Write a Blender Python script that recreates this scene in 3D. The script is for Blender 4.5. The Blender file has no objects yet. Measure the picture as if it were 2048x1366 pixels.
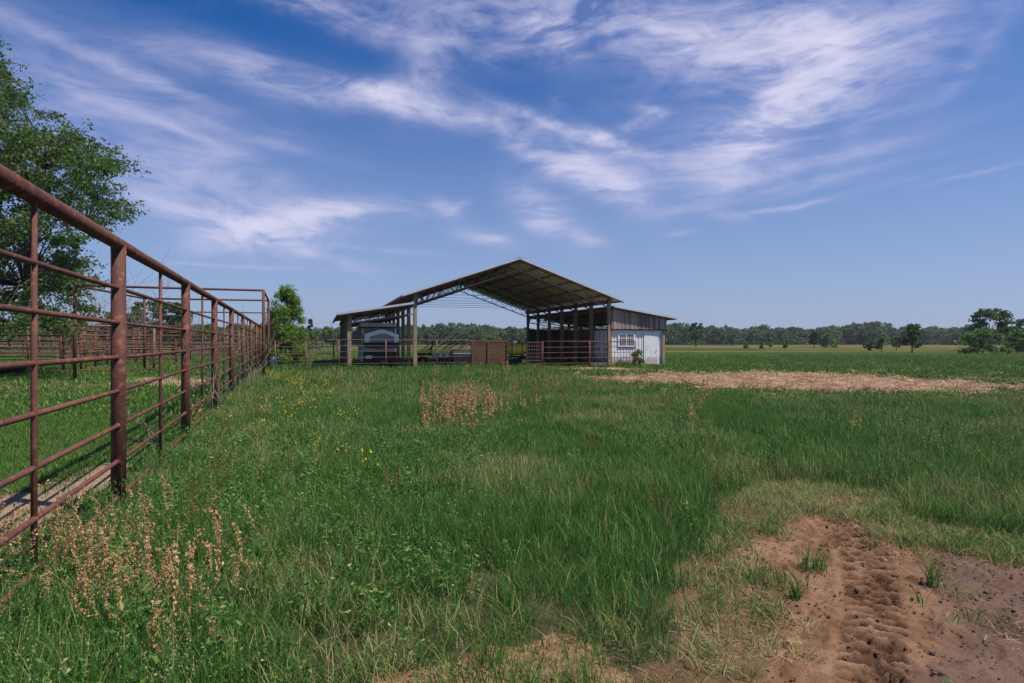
import bpy, math, random
import numpy as np
from mathutils import Vector, Matrix, Euler
R = math.radians
random.seed(7); rng = np.random.default_rng(11)
S = bpy.context.scene
COL = S.collection
# ------------------------------------------------------------------ camera
F = 1137.8; H0 = 1.6                      # focal length in photo pixels, eye height
cd = bpy.data.cameras.new('camera'); cam = bpy.data.objects.new('camera', cd); COL.objects.link(cam)
cam.location = (0, 0, H0); cam.rotation_euler = (R(90), 0, 0)
cd.lens = 20; cd.sensor_width = 36; cd.clip_start = .05; cd.clip_end = 9000
S.camera = cam
# ------------------------------------------------------------------ light
SUN_EL, SUN_AZ = R(60), R(108)            # azimuth from +Y, positive to the right
S.view_settings.view_transform = 'Standard'; S.view_settings.look = 'None'
S.view_settings.exposure = 0.44; S.view_settings.gamma = 1
sd = bpy.data.lights.new('sun', 'SUN'); sd.energy = 4.4; sd.angle = R(.6); sd.color = (1, .93, .84)
sun = bpy.data.objects.new('sun', sd); COL.objects.link(sun)
sdir = Vector((math.sin(SUN_AZ)*math.cos(SUN_EL), math.cos(SUN_AZ)*math.cos(SUN_EL), math.sin(SUN_EL)))
sun.rotation_euler = (-sdir).to_track_quat('-Z', 'Y').to_euler(); sun.location = (0, 0, 40)

class NT:
    """tiny node helper"""
    def __init__(s, nt): s.nt = nt; s.n = nt.nodes; s.l = nt.links
    def new(s, t, ins=None, **kw):
        n = s.n.new(t)
        for k, v in kw.items(): setattr(n, k, v)
        for k, v in (ins or {}).items():
            if isinstance(v, bpy.types.NodeSocket): s.l.new(v, n.inputs[k])
            else: n.inputs[k].default_value = v
        return n
    def math(s, op, a, b=0., c=0., clamp=False):
        n = s.new('ShaderNodeMath', {0: a, 1: b, 2: c}, operation=op, use_clamp=clamp); return n.outputs[0]
    def mix(s, f, a, b, blend='MIX'):
        n = s.n.new('ShaderNodeMix'); n.data_type = 'RGBA'; n.blend_type = blend
        for i, v in ((0, f), (6, a), (7, b)):
            if isinstance(v, bpy.types.NodeSocket): s.l.new(v, n.inputs[i])
            else: n.inputs[i].default_value = (*v, 1) if isinstance(v, tuple) and len(v) == 3 else v
        return n.outputs[2]
    def ramp(s, f, stops, interp='LINEAR'):
        n = s.n.new('ShaderNodeValToRGB'); s.l.new(f, n.inputs[0]); cr = n.color_ramp; cr.interpolation = interp
        while len(cr.elements) < len(stops): cr.elements.new(.5)
        for e, (p, c) in zip(cr.elements, stops):
            e.position = p; e.color = (*c, 1) if isinstance(c, tuple) else (c, c, c, 1)
        return n.outputs[0]
    def noise(s, vec, scale, detail=4, rough=.5, dist=0., col=False):
        n = s.new('ShaderNodeTexNoise', {'Scale': scale, 'Detail': detail, 'Roughness': rough, 'Distortion': dist})
        if vec is not None: s.l.new(vec, n.inputs['Vector'])
        return n.outputs['Color' if col else 'Fac']

# ------------------------------------------------------------------ world: Nishita sky with high thin cirrus
W = bpy.data.worlds.new('World'); S.world = W; W.use_nodes = True
w = NT(W.node_tree); w.n.clear()
sky = w.new('ShaderNodeTexSky', sky_type='NISHITA', sun_disc=False, sun_elevation=SUN_EL, sun_rotation=SUN_AZ,
            altitude=100, air_density=1.0, dust_density=1.1, ozone_density=2.5)
tc = w.new('ShaderNodeTexCoord'); sep = w.new('ShaderNodeSeparateXYZ', {0: tc.outputs['Generated']})
az = w.math('ARCTAN2', sep.outputs[0], sep.outputs[1]); el = w.math('ARCSINE', sep.outputs[2])
ae = w.new('ShaderNodeCombineXYZ', {0: az, 1: el}).outputs[0]
def ang(px, py):
    x = (px-1024)/F; z = (683-py)/F
    return math.atan2(x, 1), math.atan2(z, math.hypot(x, 1))
# each streak of cirrus: centre, half length, half thickness (pixels of arc), tilt in degrees, strength
STREAKS = [(330,320,300,95,-24,.42),(250,140,250,14,-12,.34),(620,172,230,25,-4,.78),(770,182,80,16,-10,.6),(850,150,50,38,30,.34),
 (300,235,180,13,-14,.26),(500,268,160,10,-10,.26),(940,235,140,20,-10,.48),(620,8,300,24,-8,.46),(900,15,240,44,-4,.36),
 (580,450,140,28,14,.85),(690,424,70,16,6,.5),(410,425,140,28,-14,.42),(610,508,140,15,-12,.24),(890,420,34,16,-24,.62),(915,412,24,7,24,.4),(800,425,60,16,-5,.3),
 (980,480,60,13,-10,.55),(1110,75,70,28,-18,.6),(1000,50,110,44,0,.26),(1290,55,260,42,-23,.52),(1480,85,200,50,-12,.6),(1590,55,110,32,-25,.5),
 (1665,120,32,55,10,.62),(1570,190,130,42,50,.78),(1490,270,140,34,12,.62),(1440,340,60,30,0,.36),(1600,335,190,12,8,.32),(1600,368,190,7,6,.24),
 (1500,220,240,120,0,.22),(1800,80,180,95,32,.36),(1950,120,80,16,48,.24),(1130,255,150,12,-18,.6),(1230,282,60,10,-22,.42),(1290,242,55,11,16,.45),(1300,217,32,7,-10,.34),
 (1112,210,16,14,30,.3),(1165,335,100,30,-15,.85),(1245,390,80,26,-20,.5),(1050,300,60,15,-24,.36),(1090,430,75,30,-33,.8),(1165,478,46,10,-14,.4),
 (1560,418,90,5,2,.55),(1458,432,26,11,-12,.55),(1360,465,30,5,3,.34),(1500,400,160,8,5,.24),(1930,350,80,4,6,.4),(1760,372,120,6,10,.16),
 (500,532,80,4,0,.36),(780,502,80,5,-3,.3),(380,527,40,3,0,.3)]
wn = w.noise(ae, 7.0, 5, .6, col=True)
wv = w.new('ShaderNodeVectorMath', {0: wn, 1: (.5,.5,.5)}, operation='SUBTRACT').outputs[0]
wv = w.new('ShaderNodeVectorMath', {0: wv, 3: .022}, operation='SCALE').outputs[0]
aew = w.new('ShaderNodeVectorMath', {0: ae, 1: wv}, operation='ADD').outputs[0]
acc = None
for (px, py, a, b, t, s_) in STREAKS:
    ca, ce = ang(px, py); k = 1/F*math.cos(ca)
    m = w.new('ShaderNodeMapping', {'Vector': aew, 'Location': (ca, ce, 0), 'Rotation': (0, 0, R(t)), 'Scale': (a*k*1.05, b*k*1.15, 1)}, vector_type='TEXTURE')
    ln = w.new('ShaderNodeVectorMath', {0: m.outputs[0], 1: m.outputs[0]}, operation='DOT_PRODUCT').outputs['Value']
    g = w.math('MULTIPLY', w.math('EXPONENT', w.math('MULTIPLY', ln, -1.0)), s_)
    acc = g if acc is None else w.math('ADD', acc, g)
# filaments: noise drawn out along the wind
mp = w.new('ShaderNodeMapping', {'Vector': ae, 'Rotation': (0, 0, R(-13)), 'Scale': (2.4, 8, 1)}, vector_type='POINT')
f1 = w.noise(mp.outputs[0], 1.5, 10, .62, 1.7)
mp2 = w.new('ShaderNodeMapping', {'Vector': ae, 'Rotation': (0, 0, R(30)), 'Scale': (5, 15, 1)}, vector_type='POINT')
f2 = w.noise(mp2.outputs[0], 1.5, 7, .62, 1.6)
fil = w.math('ADD', w.math('MULTIPLY', f1, 1.0), w.math('MULTIPLY', f2, .7))
fil = w.math('SUBTRACT', fil, .58)
fil = w.math('MULTIPLY', fil, 3.0, clamp=False); fil = w.math('MINIMUM', w.math('MAXIMUM', fil, .30), 1.5)
dens = w.math('MULTIPLY', acc, fil)
veil = w.math('MULTIPLY', w.ramp(f1, [(.50, 0.), (.8, 1.)]), .05)
dens = w.math('ADD', dens, veil)
dens = w.math('SUBTRACT', 1., w.math('EXPONENT', w.math('MULTIPLY', dens, -1.25)))
up = w.ramp(sep.outputs[2], [(.02, 0.), (.12, 1.)]); dens = w.math('MULTIPLY', dens, up, clamp=True)
hs = w.new('ShaderNodeHueSaturation', {'Hue': .500, 'Saturation': 1.52, 'Value': 1.0, 'Color': sky.outputs[0]})
skyc = w.mix(1., hs.outputs[0], (.68, .93, 1.20), 'MULTIPLY')
# aerosol layer low over the horizon
hz = w.ramp(sep.outputs[2], [(0., 1.), (.14, .75), (.48, 0.)])
skyc = w.mix(w.math('MULTIPLY', hz, .78), skyc, (3.9, 4.7, 7.3))
ccol = w.mix(w.ramp(dens, [(.15, 0.), (.75, 1.)]), (5.3, 5.4, 8.4), (8.2, 7.9, 10.0)); cl = w.mix(dens, skyc, ccol)
bg = w.new('ShaderNodeBackground', {'Color': cl, 'Strength': .068})
wo = w.new('ShaderNodeOutputWorld', {0: bg.outputs[0]})

# ------------------------------------------------------------------ helpers
def G(px, py):                            # ground point seen at a photo pixel
    Y = F*H0/(py-683); return ((px-1024)/F*Y, Y)
def P(px, py, Y): return Vector(((px-1024)/F*Y, Y, H0+(683-py)/F*Y))
def vnoise(x, y, s=0):
    x = np.asarray(x, float); y = np.asarray(y, float)
    xi = np.floor(x).astype(np.int64); yi = np.floor(y).astype(np.int64); xf = x-xi; yf = y-yi
    def h(a, b):
        n = (a*374761393 + b*668265263 + s*974634777) & 0x7fffffff
        n = ((n ^ (n >> 13))*1274126177) & 0x7fffffff
        return ((n ^ (n >> 16)) & 0xffff)/65535.
    u = xf*xf*(3-2*xf); v = yf*yf*(3-2*yf)
    return (h(xi, yi)*(1-u)+h(xi+1, yi)*u)*(1-v)+(h(xi, yi+1)*(1-u)+h(xi+1, yi+1)*u)*v
def fbm(x, y, s=0, o=4):
    r = 0; a = .5; t = 0
    for i in range(o): r = r+a*vnoise(x*2**i, y*2**i, s+i*17); t += a; a *= .5
    return r/t
def inpoly(x, y, poly):
    c = np.zeros(np.shape(x), bool); n = len(poly)
    for i in range(n):
        x1, y1 = poly[i]; x2, y2 = poly[i-1]
        if y1 == y2: continue
        m = ((y1 > y) != (y2 > y)) & (x < (x2-x1)*(y-y1)/(y2-y1)+x1); c ^= m
    return c

def mat(name, rough=.7, metal=0., spec=.3):
    m = bpy.data.materials.new(name); m.use_nodes = True; t = NT(m.node_tree)
    b = t.n['Principled BSDF']; b.inputs['Roughness'].default_value = rough; b.inputs['Metallic'].default_value = metal
    b.inputs['Specular IOR Level'].default_value = spec
    return m, t, b
def M_noise(name, stops, scale=3, rough=.7, metal=0., bump=.2, stretch=(1,1,1), bscale=None, spec=.3, detail=6):
    m, t, b = mat(name, rough, metal, spec)
    tcn = t.new('ShaderNodeTexCoord'); mp = t.new('ShaderNodeMapping', {'Vector': tcn.outputs['Object'], 'Scale': stretch})
    f = t.noise(mp.outputs[0], scale, detail, .6)
    t.l.new(t.ramp(f, stops), b.inputs['Base Color'])
    f2 = t.noise(mp.outputs[0], bscale or scale*6, 5, .6)
    bp = t.new('ShaderNodeBump', {'Height': f2, 'Strength': bump, 'Distance': .02}); t.l.new(bp.outputs[0], b.inputs['Normal'])
    return m
def M_pipe(name, a, b_, c, rough=.62):    # oxide painted steel pipe with rust blooms
    m, t, b = mat(name, rough, 0., .35)
    tcn = t.new('ShaderNodeTexCoord'); f = t.noise(tcn.outputs['Object'], 2.2, 8, .65)
    f2 = t.noise(tcn.outputs['Object'], 14, 6, .7); f3 = t.noise(tcn.outputs['Object'], .5, 3)
    c1 = t.ramp(f, [(.35, a), (.55, b_), (.72, c)])
    c2 = t.mix(t.ramp(f2, [(.54, 0.), (.60, 1.)]), c1, c); f4 = t.noise(tcn.outputs['Object'], 5, 8, .75); c2 = t.mix(t.ramp(f4, [(.56, 0.), (.60, .8)]), c2, (.055, .026, .022)); c2 = t.mix(t.ramp(f4, [(.30, .9), (.36, 0.)]), c2, (.27, .12, .055))
    c3 = t.mix(t.math('MULTIPLY', t.ramp(f3, [(.4, 0.), (.7, 1.)]), .25), c2, (.24, .115, .075))
    t.l.new(c3, b.inputs['Base Color'])
    bp = t.new('ShaderNodeBump', {'Height': f2, 'Strength': .25, 'Distance': .004}); t.l.new(bp.outputs[0], b.inputs['Normal'])
    return m
def M_boards(name, stops, axis=0, width=.15, rough=.85, gap=.05):   # vertical boards told apart by tone, dark joints
    m, t, b = mat(name, rough, 0., .2)
    tcn = t.new('ShaderNodeTexCoord'); sp = t.new('ShaderNodeSeparateXYZ', {0: tcn.outputs['Object']})
    q = t.math('DIVIDE', sp.outputs[axis], width); fl = t.math('FLOOR', q); fr = t.math('FRACT', q)
    wn_ = t.new('ShaderNodeTexWhiteNoise', {'W': fl}, noise_dimensions='1D').outputs['Value']
    mp = t.new('ShaderNodeMapping', {'Vector': tcn.outputs['Object'], 'Scale': (9, 9, 1.1)})
    off = t.new('ShaderNodeCombineXYZ', {0: t.math('MULTIPLY', fl, 7.3), 1: 0., 2: t.math('MULTIPLY', wn_, 9)}).outputs[0]
    v = t.new('ShaderNodeVectorMath', {0: mp.outputs[0], 1: off}, operation='ADD').outputs[0]
    n_ = t.noise(v, 1.5, 7, .65)
    f = t.math('ADD', t.math('MULTIPLY', wn_, .55), t.math('MULTIPLY', n_, .55))
    c = t.ramp(f, stops)
    t.l.new(c, b.inputs['Base Color'])
    joint = t.math('LESS_THAN', fr, gap)
    hgt = t.math('SUBTRACT', t.math('MULTIPLY', n_, .4), joint)
    bp = t.new('ShaderNodeBump', {'Height': hgt, 'Strength': .8, 'Distance': .01}); t.l.new(bp.outputs[0], b.inputs['Normal'])
    return m
def M_leaf(name, dark, mid, light, trans=.35, rough=.55):
    m = bpy.data.materials.new(name); m.use_nodes = True; t = NT(m.node_tree); t.n.clear()
    at = t.new('ShaderNodeAttribute', attribute_name='r').outputs['Fac']
    c = t.ramp(at, [(0., dark), (.55, mid), (1., light)])
    d = t.new('ShaderNodeBsdfPrincipled', {'Base Color': c, 'Roughness': rough, 'Specular IOR Level': .25})
    tr = t.new('ShaderNodeBsdfTranslucent', {'Color': t.mix(.5, c, light)})
    mx = t.new('ShaderNodeMixShader', {0: trans, 1: d.outputs[0], 2: tr.outputs[0]})
    t.new('ShaderNodeOutputMaterial', {0: mx.outputs[0]})
    return m
MT = {}
MT['pipe'] = M_pipe('oxide_pipe', (.064, .020, .016), (.094, .030, .023), (.175, .068, .034), .75)
MT['pipe_pink'] = M_pipe('faded_oxide_pipe', (.15, .052, .046), (.19, .072, .06), (.24, .11, .07))
MT['pipe_dark'] = M_pipe('old_pipe', (.085, .038, .034), (.125, .055, .045), (.19, .10, .07))
MT['rust'] = M_noise('rusty_steel', [(.3, (.09,.034,.024)), (.55, (.18,.072,.045)), (.75, (.30,.14,.08))], 5, .85)
MT['truss'] = M_noise('truss_steel', [(.3, (.14,.09,.075)), (.55, (.22,.155,.13)), (.75, (.34,.26,.22))], 5, .8)
MT['post'] = M_noise('weathered_timber', [(.3, (.17,.125,.08)), (.5, (.29,.22,.145)), (.75, (.40,.32,.22))], 3, .9, stretch=(5,5,.5), bump=.4)
MT['galv'] = M_noise('galvanised_sheet', [(.3, (.30,.31,.34)), (.7, (.46,.47,.50))], 1.2, .42, .55, bump=.05)
MT['under'] = M_noise('sheet_underside', [(.3, (.44,.40,.29)), (.5, (.62,.57,.44)), (.75, (.74,.71,.60))], 1.3, .6, .1, bump=.1)
MT['trim'] = M_noise('pale_trim', [(.3, (.46,.46,.50)), (.7, (.58,.58,.61))], 3, .45, .2, bump=.05)
MT['timber_dark'] = M_noise('dark_purlin', [(.3, (.07,.045,.035)), (.7, (.15,.10,.075))], 4, .9, stretch=(4,.4,4))
MT['boards'] = M_boards('grey_boards', [(.2, (.13,.090,.072)), (.5, (.27,.20,.165)), (.8, (.42,.335,.29))], 0, .15)
MT['boards_side'] = M_boards('brown_boards', [(.2, (.16,.08,.052)), (.5, (.26,.14,.09)), (.8, (.36,.21,.15))], 1, .17)
MT['boards_back'] = M_boards('shade_tinted_boards', [(.2, (.075,.05,.04)), (.5, (.12,.08,.062)), (.8, (.18,.125,.10))], 0, .17)  # rear wall boards darkened, their backlit shade put into the colour
MT['white_metal'] = M_noise('white_painted_steel', [(.25, (.62,.57,.58)), (.5, (.78,.75,.77)), (.75, (.82,.80,.81))], 1.1, .5, 0, bump=.08, stretch=(1,1,.5))
def M_tin():
    m, t, b = mat('white_painted_steel', .5, 0, .3)
    tcn = t.new('ShaderNodeTexCoord'); o_ = tcn.outputs['Object']; sp_ = t.new('ShaderNodeSeparateXYZ', {0: o_})
    n1 = t.noise(o_, 1.1, 6); c = t.ramp(n1, [(.25, (.60,.55,.56)), (.5, (.74,.71,.73)), (.75, (.80,.78,.79))])
    mp = t.new('ShaderNodeMapping', {'Vector': o_, 'Scale': (9, 9, .7)}); n2 = t.noise(mp.outputs[0], 1.4, 6, .65)
    c = t.mix(t.math('MULTIPLY', t.ramp(n2, [(.56, 0.), (.72, 1.)]), .45), c, (.34, .24, .18))
    sp2 = t.math('ADD', sp_.outputs[2], t.math('MULTIPLY', t.noise(o_, 6, 6, .7), -.9)); c = t.mix(t.math('MULTIPLY', t.ramp(sp2, [(.0, 1.), (.22, 0.)]), .6), c, (.27, .19, .13))
    t.l.new(c, b.inputs['Base Color']); bp = t.new('ShaderNodeBump', {'Height': t.noise(o_, 3, 3), 'Strength': .3, 'Distance': .03}); t.l.new(bp.outputs[0], b.inputs['Normal']); return m
MT['white_metal'] = M_tin()
MT['grey_metal'] = M_noise('grey_container_paint', [(.25, (.48,.49,.51)), (.6, (.66,.67,.68)), (.8, (.74,.74,.74))], 1.5, .5, 0, bump=.08)
MT['white'] = M_noise('white_vinyl', [(.2, (.80,.80,.82)), (.8, (.88,.88,.89))], 3, .4, 0, bump=.02)
MT['glass'] = mat('window_glass', .06, 0, .6)[0]; MT['glass'].node_tree.nodes['Principled BSDF'].inputs['Base Color'].default_value = (.012, .016, .022, 1)
MT['canvas'] = M_noise('tan_canvas', [(.3, (.22,.18,.14)), (.7, (.34,.29,.23))], 4, .9, 0, bump=.3)
MT['lid'] = M_noise('camper_lid', [(.3, (.50,.49,.44)), (.7, (.62,.61,.56))], 2, .45, 0, bump=.03)
MT['hood'] = M_noise('grey_cover', [(.3, (.24,.24,.25)), (.7, (.36,.36,.37))], 5, .7, 0, bump=.2)
MT['navy'] = M_noise('navy_vinyl', [(.3, (.016,.016,.019)), (.7, (.036,.036,.042))], 4, .8, 0, bump=.3)
MT['black'] = M_noise('black_plastic', [(.3, (.010,.010,.011)), (.7, (.026,.026,.028))], 4, .75, 0, bump=.1)
MT['rubber'] = M_noise('tyre_rubber', [(.3, (.015,.015,.015)), (.7, (.04,.038,.035))], 8, .9, 0, bump=.3)
MT['yellow'] = M_noise('yellow_poly', [(.3, (.50,.36,.02)), (.7, (.66,.50,.04))], 2, .4, 0, bump=.05)
MT['blue'] = M_noise('blue_plastic', [(.3, (.012,.025,.06)), (.7, (.025,.05,.10))], 3, .4, 0, bump=.05)
MT['green'] = M_noise('green_paint', [(.3, (.02,.13,.09)), (.7, (.04,.2,.14))], 3, .5, 0, bump=.05)
MT['plank'] = M_noise('brown_planks', [(.3, (.065,.030,.017)), (.5, (.115,.056,.030)), (.75, (.17,.092,.052))], 3, .9, 0, bump=.4, stretch=(.8,4,7))
MT['bark'] = M_noise('bark', [(.3, (.055,.045,.038)), (.6, (.12,.10,.085)), (.8, (.19,.165,.145))], 4, .95, 0, bump=.6, stretch=(1,1,.4))
MT['bark_pale'] = M_noise('pale_dead_wood', [(.3, (.13,.105,.085)), (.7, (.27,.22,.18))], 6, .9, 0, bump=.3)
MT['wire'] = M_noise('zinc_wire', [(.3, (.24,.22,.21)), (.7, (.36,.33,.31))], 6, .6, .4, bump=.05)
MT['leaf_oak'] = M_leaf('oak_leaves', (.034,.078,.020), (.068,.130,.028), (.13,.21,.045), .42)
MT['leaf_dark'] = M_leaf('dark_leaves', (.029,.062,.017), (.055,.105,.026), (.10,.165,.04), .30)
MT['leaf_wood'] = M_leaf('wood_leaves', (.045,.082,.032), (.085,.135,.048), (.15,.20,.07), .32)
MT['leaf_bright'] = M_leaf('bright_leaves', (.055,.125,.020), (.120,.225,.036), (.25,.37,.07), .42)
MT['leaf_mid'] = M_leaf('mid_leaves', (.046,.105,.022), (.092,.18,.034), (.17,.27,.055), .36)
MT['leaf_brown'] = M_leaf('brownish_leaves', (.035,.032,.018), (.065,.058,.028), (.10,.09,.04), .25)

class MB:
    def __init__(s): s.v = []; s.f = []; s.m = []
    def add(s, vs, fs, mi=0):
        o = len(s.v); s.v += [tuple(p) for p in vs]; s.f += [tuple(i+o for i in f) for f in fs]; s.m += [mi]*len(fs)
    def box(s, x0, x1, y0, y1, z0, z1, mi=0):
        s.add([(x0,y0,z0),(x1,y0,z0),(x1,y1,z0),(x0,y1,z0),(x0,y0,z1),(x1,y0,z1),(x1,y1,z1),(x0,y1,z1)],
              [(0,3,2,1),(4,5,6,7),(0,1,5,4),(1,2,6,5),(2,3,7,6),(3,0,4,7)], mi); return s
    def beam(s, a, b, wd, ht, up=(0,0,1), mi=0):       # rectangular bar from a to b
        a = Vector(a); b = Vector(b); d = (b-a).normalized(); u = Vector(up)
        if abs(d.dot(u)) > .98: u = Vector((1,0,0))
        x = d.cross(u).normalized(); y = x.cross(d).normalized(); vs = []
        for p in (a, b):
            for i, j in ((-1,-1),(1,-1),(1,1),(-1,1)): vs.append(p+x*i*wd/2+y*j*ht/2)
        s.add(vs, [(3,2,1,0),(4,5,6,7),(0,1,5,4),(1,2,6,5),(2,3,7,6),(3,0,4,7)], mi); return s
    def tube(s, pts, r, n=10, cap=True, mi=0):
        pts = [Vector(p) for p in pts]; rs = r if isinstance(r, (list, tuple)) else [r]*len(pts); vs = []; fs = []; px = None
        for i, p in enumerate(pts):
            d = (pts[min(i+1, len(pts)-1)]-pts[max(i-1, 0)]).normalized()
            if px is None: px = d.cross(Vector((0,0,1)) if abs(d.z) < .9 else Vector((1,0,0))).normalized()
            else: px = (px-d*px.dot(d)).normalized()
            py = d.cross(px)
            for k in range(n):
                t = 2*math.pi*k/n; vs.append(p+(px*math.cos(t)+py*math.sin(t))*rs[i])
        for i in range(len(pts)-1):
            for k in range(n): a = i*n+k; b = i*n+(k+1) % n; fs.append((a, b, b+n, a+n))
        if cap: fs.append(tuple(range(n-1, -1, -1))); fs.append(tuple((len(pts)-1)*n+k for k in range(n)))
        s.add(vs, fs, mi); return s
    def lathe(s, c, prof, axis='z', n=20, mi=0):       # prof: (radius, along)
        vs = []; fs = []
        for r, h in prof:
            for k in range(n):
                t = 2*math.pi*k/n; a, b = r*math.cos(t), r*math.sin(t)
                q = {'z': (a,b,h), 'x': (h,a,b), 'y': (a,h,b)}[axis]; vs.append((c[0]+q[0], c[1]+q[1], c[2]+q[2]))
        for i in range(len(prof)-1):
            for k in range(n): a = i*n+k; b = i*n+(k+1) % n; fs.append((a, b, b+n, a+n))
        s.add(vs, fs, mi); return s
    def build(s, name, m, parent=None, smooth=False):
        me = bpy.data.meshes.new(name); me.from_pydata(s.v, [], s.f); ms = m if isinstance(m, (list, tuple)) else [m]
        for q in ms: me.materials.append(MT[q] if isinstance(q, str) else q)
        if len(ms) > 1: me.polygons.foreach_set('material_index', s.m)
        if smooth: me.polygons.foreach_set('use_smooth', [True]*len(s.f))
        me.update(); o = bpy.data.objects.new(name, me); COL.objects.link(o)
        if parent: o.parent = parent
        return o
def tag(o, label=None, cat=None, group=None, kind=None):
    for k, v in (('label', label), ('category', cat), ('group', group), ('kind', kind)):
        if v: o[k] = v
    return o
def thing(name, label, cat, loc=(0,0,0), rz=0, group=None):
    o = bpy.data.objects.new(name, None); COL.objects.link(o); o.location = loc; o.rotation_euler = (0, 0, rz); o.empty_display_size = .3
    return tag(o, label, cat, group)
def copy_tree(o, parent=None):
    c = o.copy(); COL.objects.link(c)
    if parent: c.parent = parent
    for ch in list(o.children): copy_tree(ch, c)
    return c
def quads(name, V, m, parent=None, attr=None, link=True):
    """V: (n,4,3) quads; attr: (n,) per-quad value stored per face corner-vertex as 'r'"""
    n = len(V); me = bpy.data.meshes.new(name); me.vertices.add(n*4); me.vertices.foreach_set('co', V.reshape(-1).astype(np.float32))
    me.loops.add(n*4); me.loops.foreach_set('vertex_index', np.arange(n*4, dtype=np.int32))
    me.polygons.add(n); me.polygons.foreach_set('loop_start', np.arange(0, n*4, 4, dtype=np.int32)); me.polygons.foreach_set('loop_total', np.full(n, 4, np.int32))
    if attr is not None:
        a = me.attributes.new('r', 'FLOAT', 'POINT'); a.data.foreach_set('value', np.repeat(attr, 4).astype(np.float32))
    me.materials.append(MT[m] if isinstance(m, str) else m); me.update(calc_edges=True)
    o = bpy.data.objects.new(name, me)
    if link: COL.objects.link(o)
    if parent: o.parent = parent
    return o

# ------------------------------------------------------------------ ground regions (laid out on the ground plane)
MUD = [(1240,1500),(1420,1360),(1520,1320),(1590,1240),(1575,1170),(1500,1130),(1520,1080),(1590,1050),(1660,1040),(1730,1050),(1760,1085),(1900,1095),(2060,1140),(2700,1250),(2700,1500),(1190,1500)]
THIN = [(1230,1400),(1330,1290),(1370,1170),(1380,1070),(1420,1000),(1560,965),(1760,985),(1830,1040),(2060,1080),(2700,1150),(2700,1500),(1200,1500)]
SAND = [(700,1500),(720,1350),(790,1325),(900,1330),(970,1285),(1100,1275),(1170,1290),(1210,1340),(1260,1400),(1300,1500)]
STRAW = [(1180,761),(1260,756),(1380,753),(1500,748.5),(1640,751),(1800,763),(1950,770),(2080,775),(2080,785),(1850,787),(1700,783),(1640,786),(1540,783),(1440,779),(1350,770),(1240,767)]
BARE2 = [(1075,736.5),(1200,735.5),(1330,738.5),(1345,741),(1250,743.5),(1080,741)]
PENDIRT = [(-400,1010),(-60,1010),(60,985),(150,955),(225,925),(250,915),(255,935),(235,965),(150,1010),(60,1060),(-60,1120),(-400,1200)]
PEND2 = [(235,757),(330,753),(420,758),(440,772),(330,776),(250,772)]
PEND3 = [(130,768),(200,764),(225,772),(150,779)]
FX = [(-1.56-.3963*(-3)-.05, -3), (-1.56-.3963*90, 90)]
def proj(X, Y):
    Ys = np.where(Y > .6, Y, .6); px = 1024+F*X/Ys; py = 683+F*H0/Ys
    return px, np.where(Y > .6, py, 5000.)
def region(X, Y, jit=0.):
    """dict of 0..1 masks for ground positions"""
    X = np.asarray(X, float); Y = np.asarray(Y, float)
    w1 = (fbm(X*2.3, Y*2.3, 3)-.5); w2 = (fbm(X*2.3, Y*2.3, 9)-.5); w3 = (fbm(X*.5+9, Y*.5, 19)-.5)
    Xw = X+w1*.45; Yw = Y+w2*.45
    px, py = proj(Xw, Yw); r = {}
    for k, p in (('mud', MUD), ('thin', THIN), ('sand', SAND), ('pend', PENDIRT)): r[k] = inpoly(px, py, p).astype(float)
    pxb, pyb = proj(X+w3*1.5, Y+w3*2.4+w1*2.6)
    for k, p in (('straw', STRAW), ('bare2', BARE2), ('pend2', PEND2), ('pend3', PEND3)): r[k] = inpoly(pxb, pyb, p).astype(float)
    r['pen'] = (X < -1.56-.3963*Y-.15).astype(float)*(Y > -5)
    # line beyond which the right-hand grass has been kept short
    p0x, p0y = proj(X, Y+w3*2)
    lim = np.interp(p0x, [1075, 1110, 1200, 1340, 1550, 2048, 3000], [734, 742, 778, 796, 806, 818, 840])
    r['short'] = ((p0y < lim) & (p0x > 1078) & (Y > 8)).astype(float)
    r['px'] = px; r['py'] = py
    return r
def hgt(X, Y):
    X = np.asarray(X, float); Y = np.asarray(Y, float)
    far = np.clip((np.hypot(X, Y)-4)/30, 0, 1)
    return (fbm(X*.23, Y*.23, 41, 3)-.5)*.10*np.clip(np.hypot(X, Y)/6, .3, 1)*(1-.3*far) + (fbm(X*1.3, Y*1.3, 51, 3)-.5)*.035

TRACK = [(1.30, 2.05), (1.71, 2.72), (2.10, 3.30), (2.43, 3.89), (2.66, 4.35), (2.78, 4.8), (2.85, 5.3)]
def track_uv(X, Y):
    best = np.full(X.shape, 9.); s_ = np.zeros(X.shape); lat = np.full(X.shape, 9.); acc_ = 0
    for (ax, ay), (bx, by) in zip(TRACK, TRACK[1:]):
        L = math.hypot(bx-ax, by-ay); dx, dy = (bx-ax)/L, (by-ay)/L
        t = np.clip((X-ax)*dx+(Y-ay)*dy, 0, L); qx = ax+dx*t; qy = ay+dy*t; d = np.hypot(X-qx, Y-qy)
        l = (X-ax)*dy-(Y-ay)*dx; m = d < best; best = np.where(m, d, best); s_ = np.where(m, acc_+t, s_); lat = np.where(m, l, lat); acc_ += L
    return best, lat, s_

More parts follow.
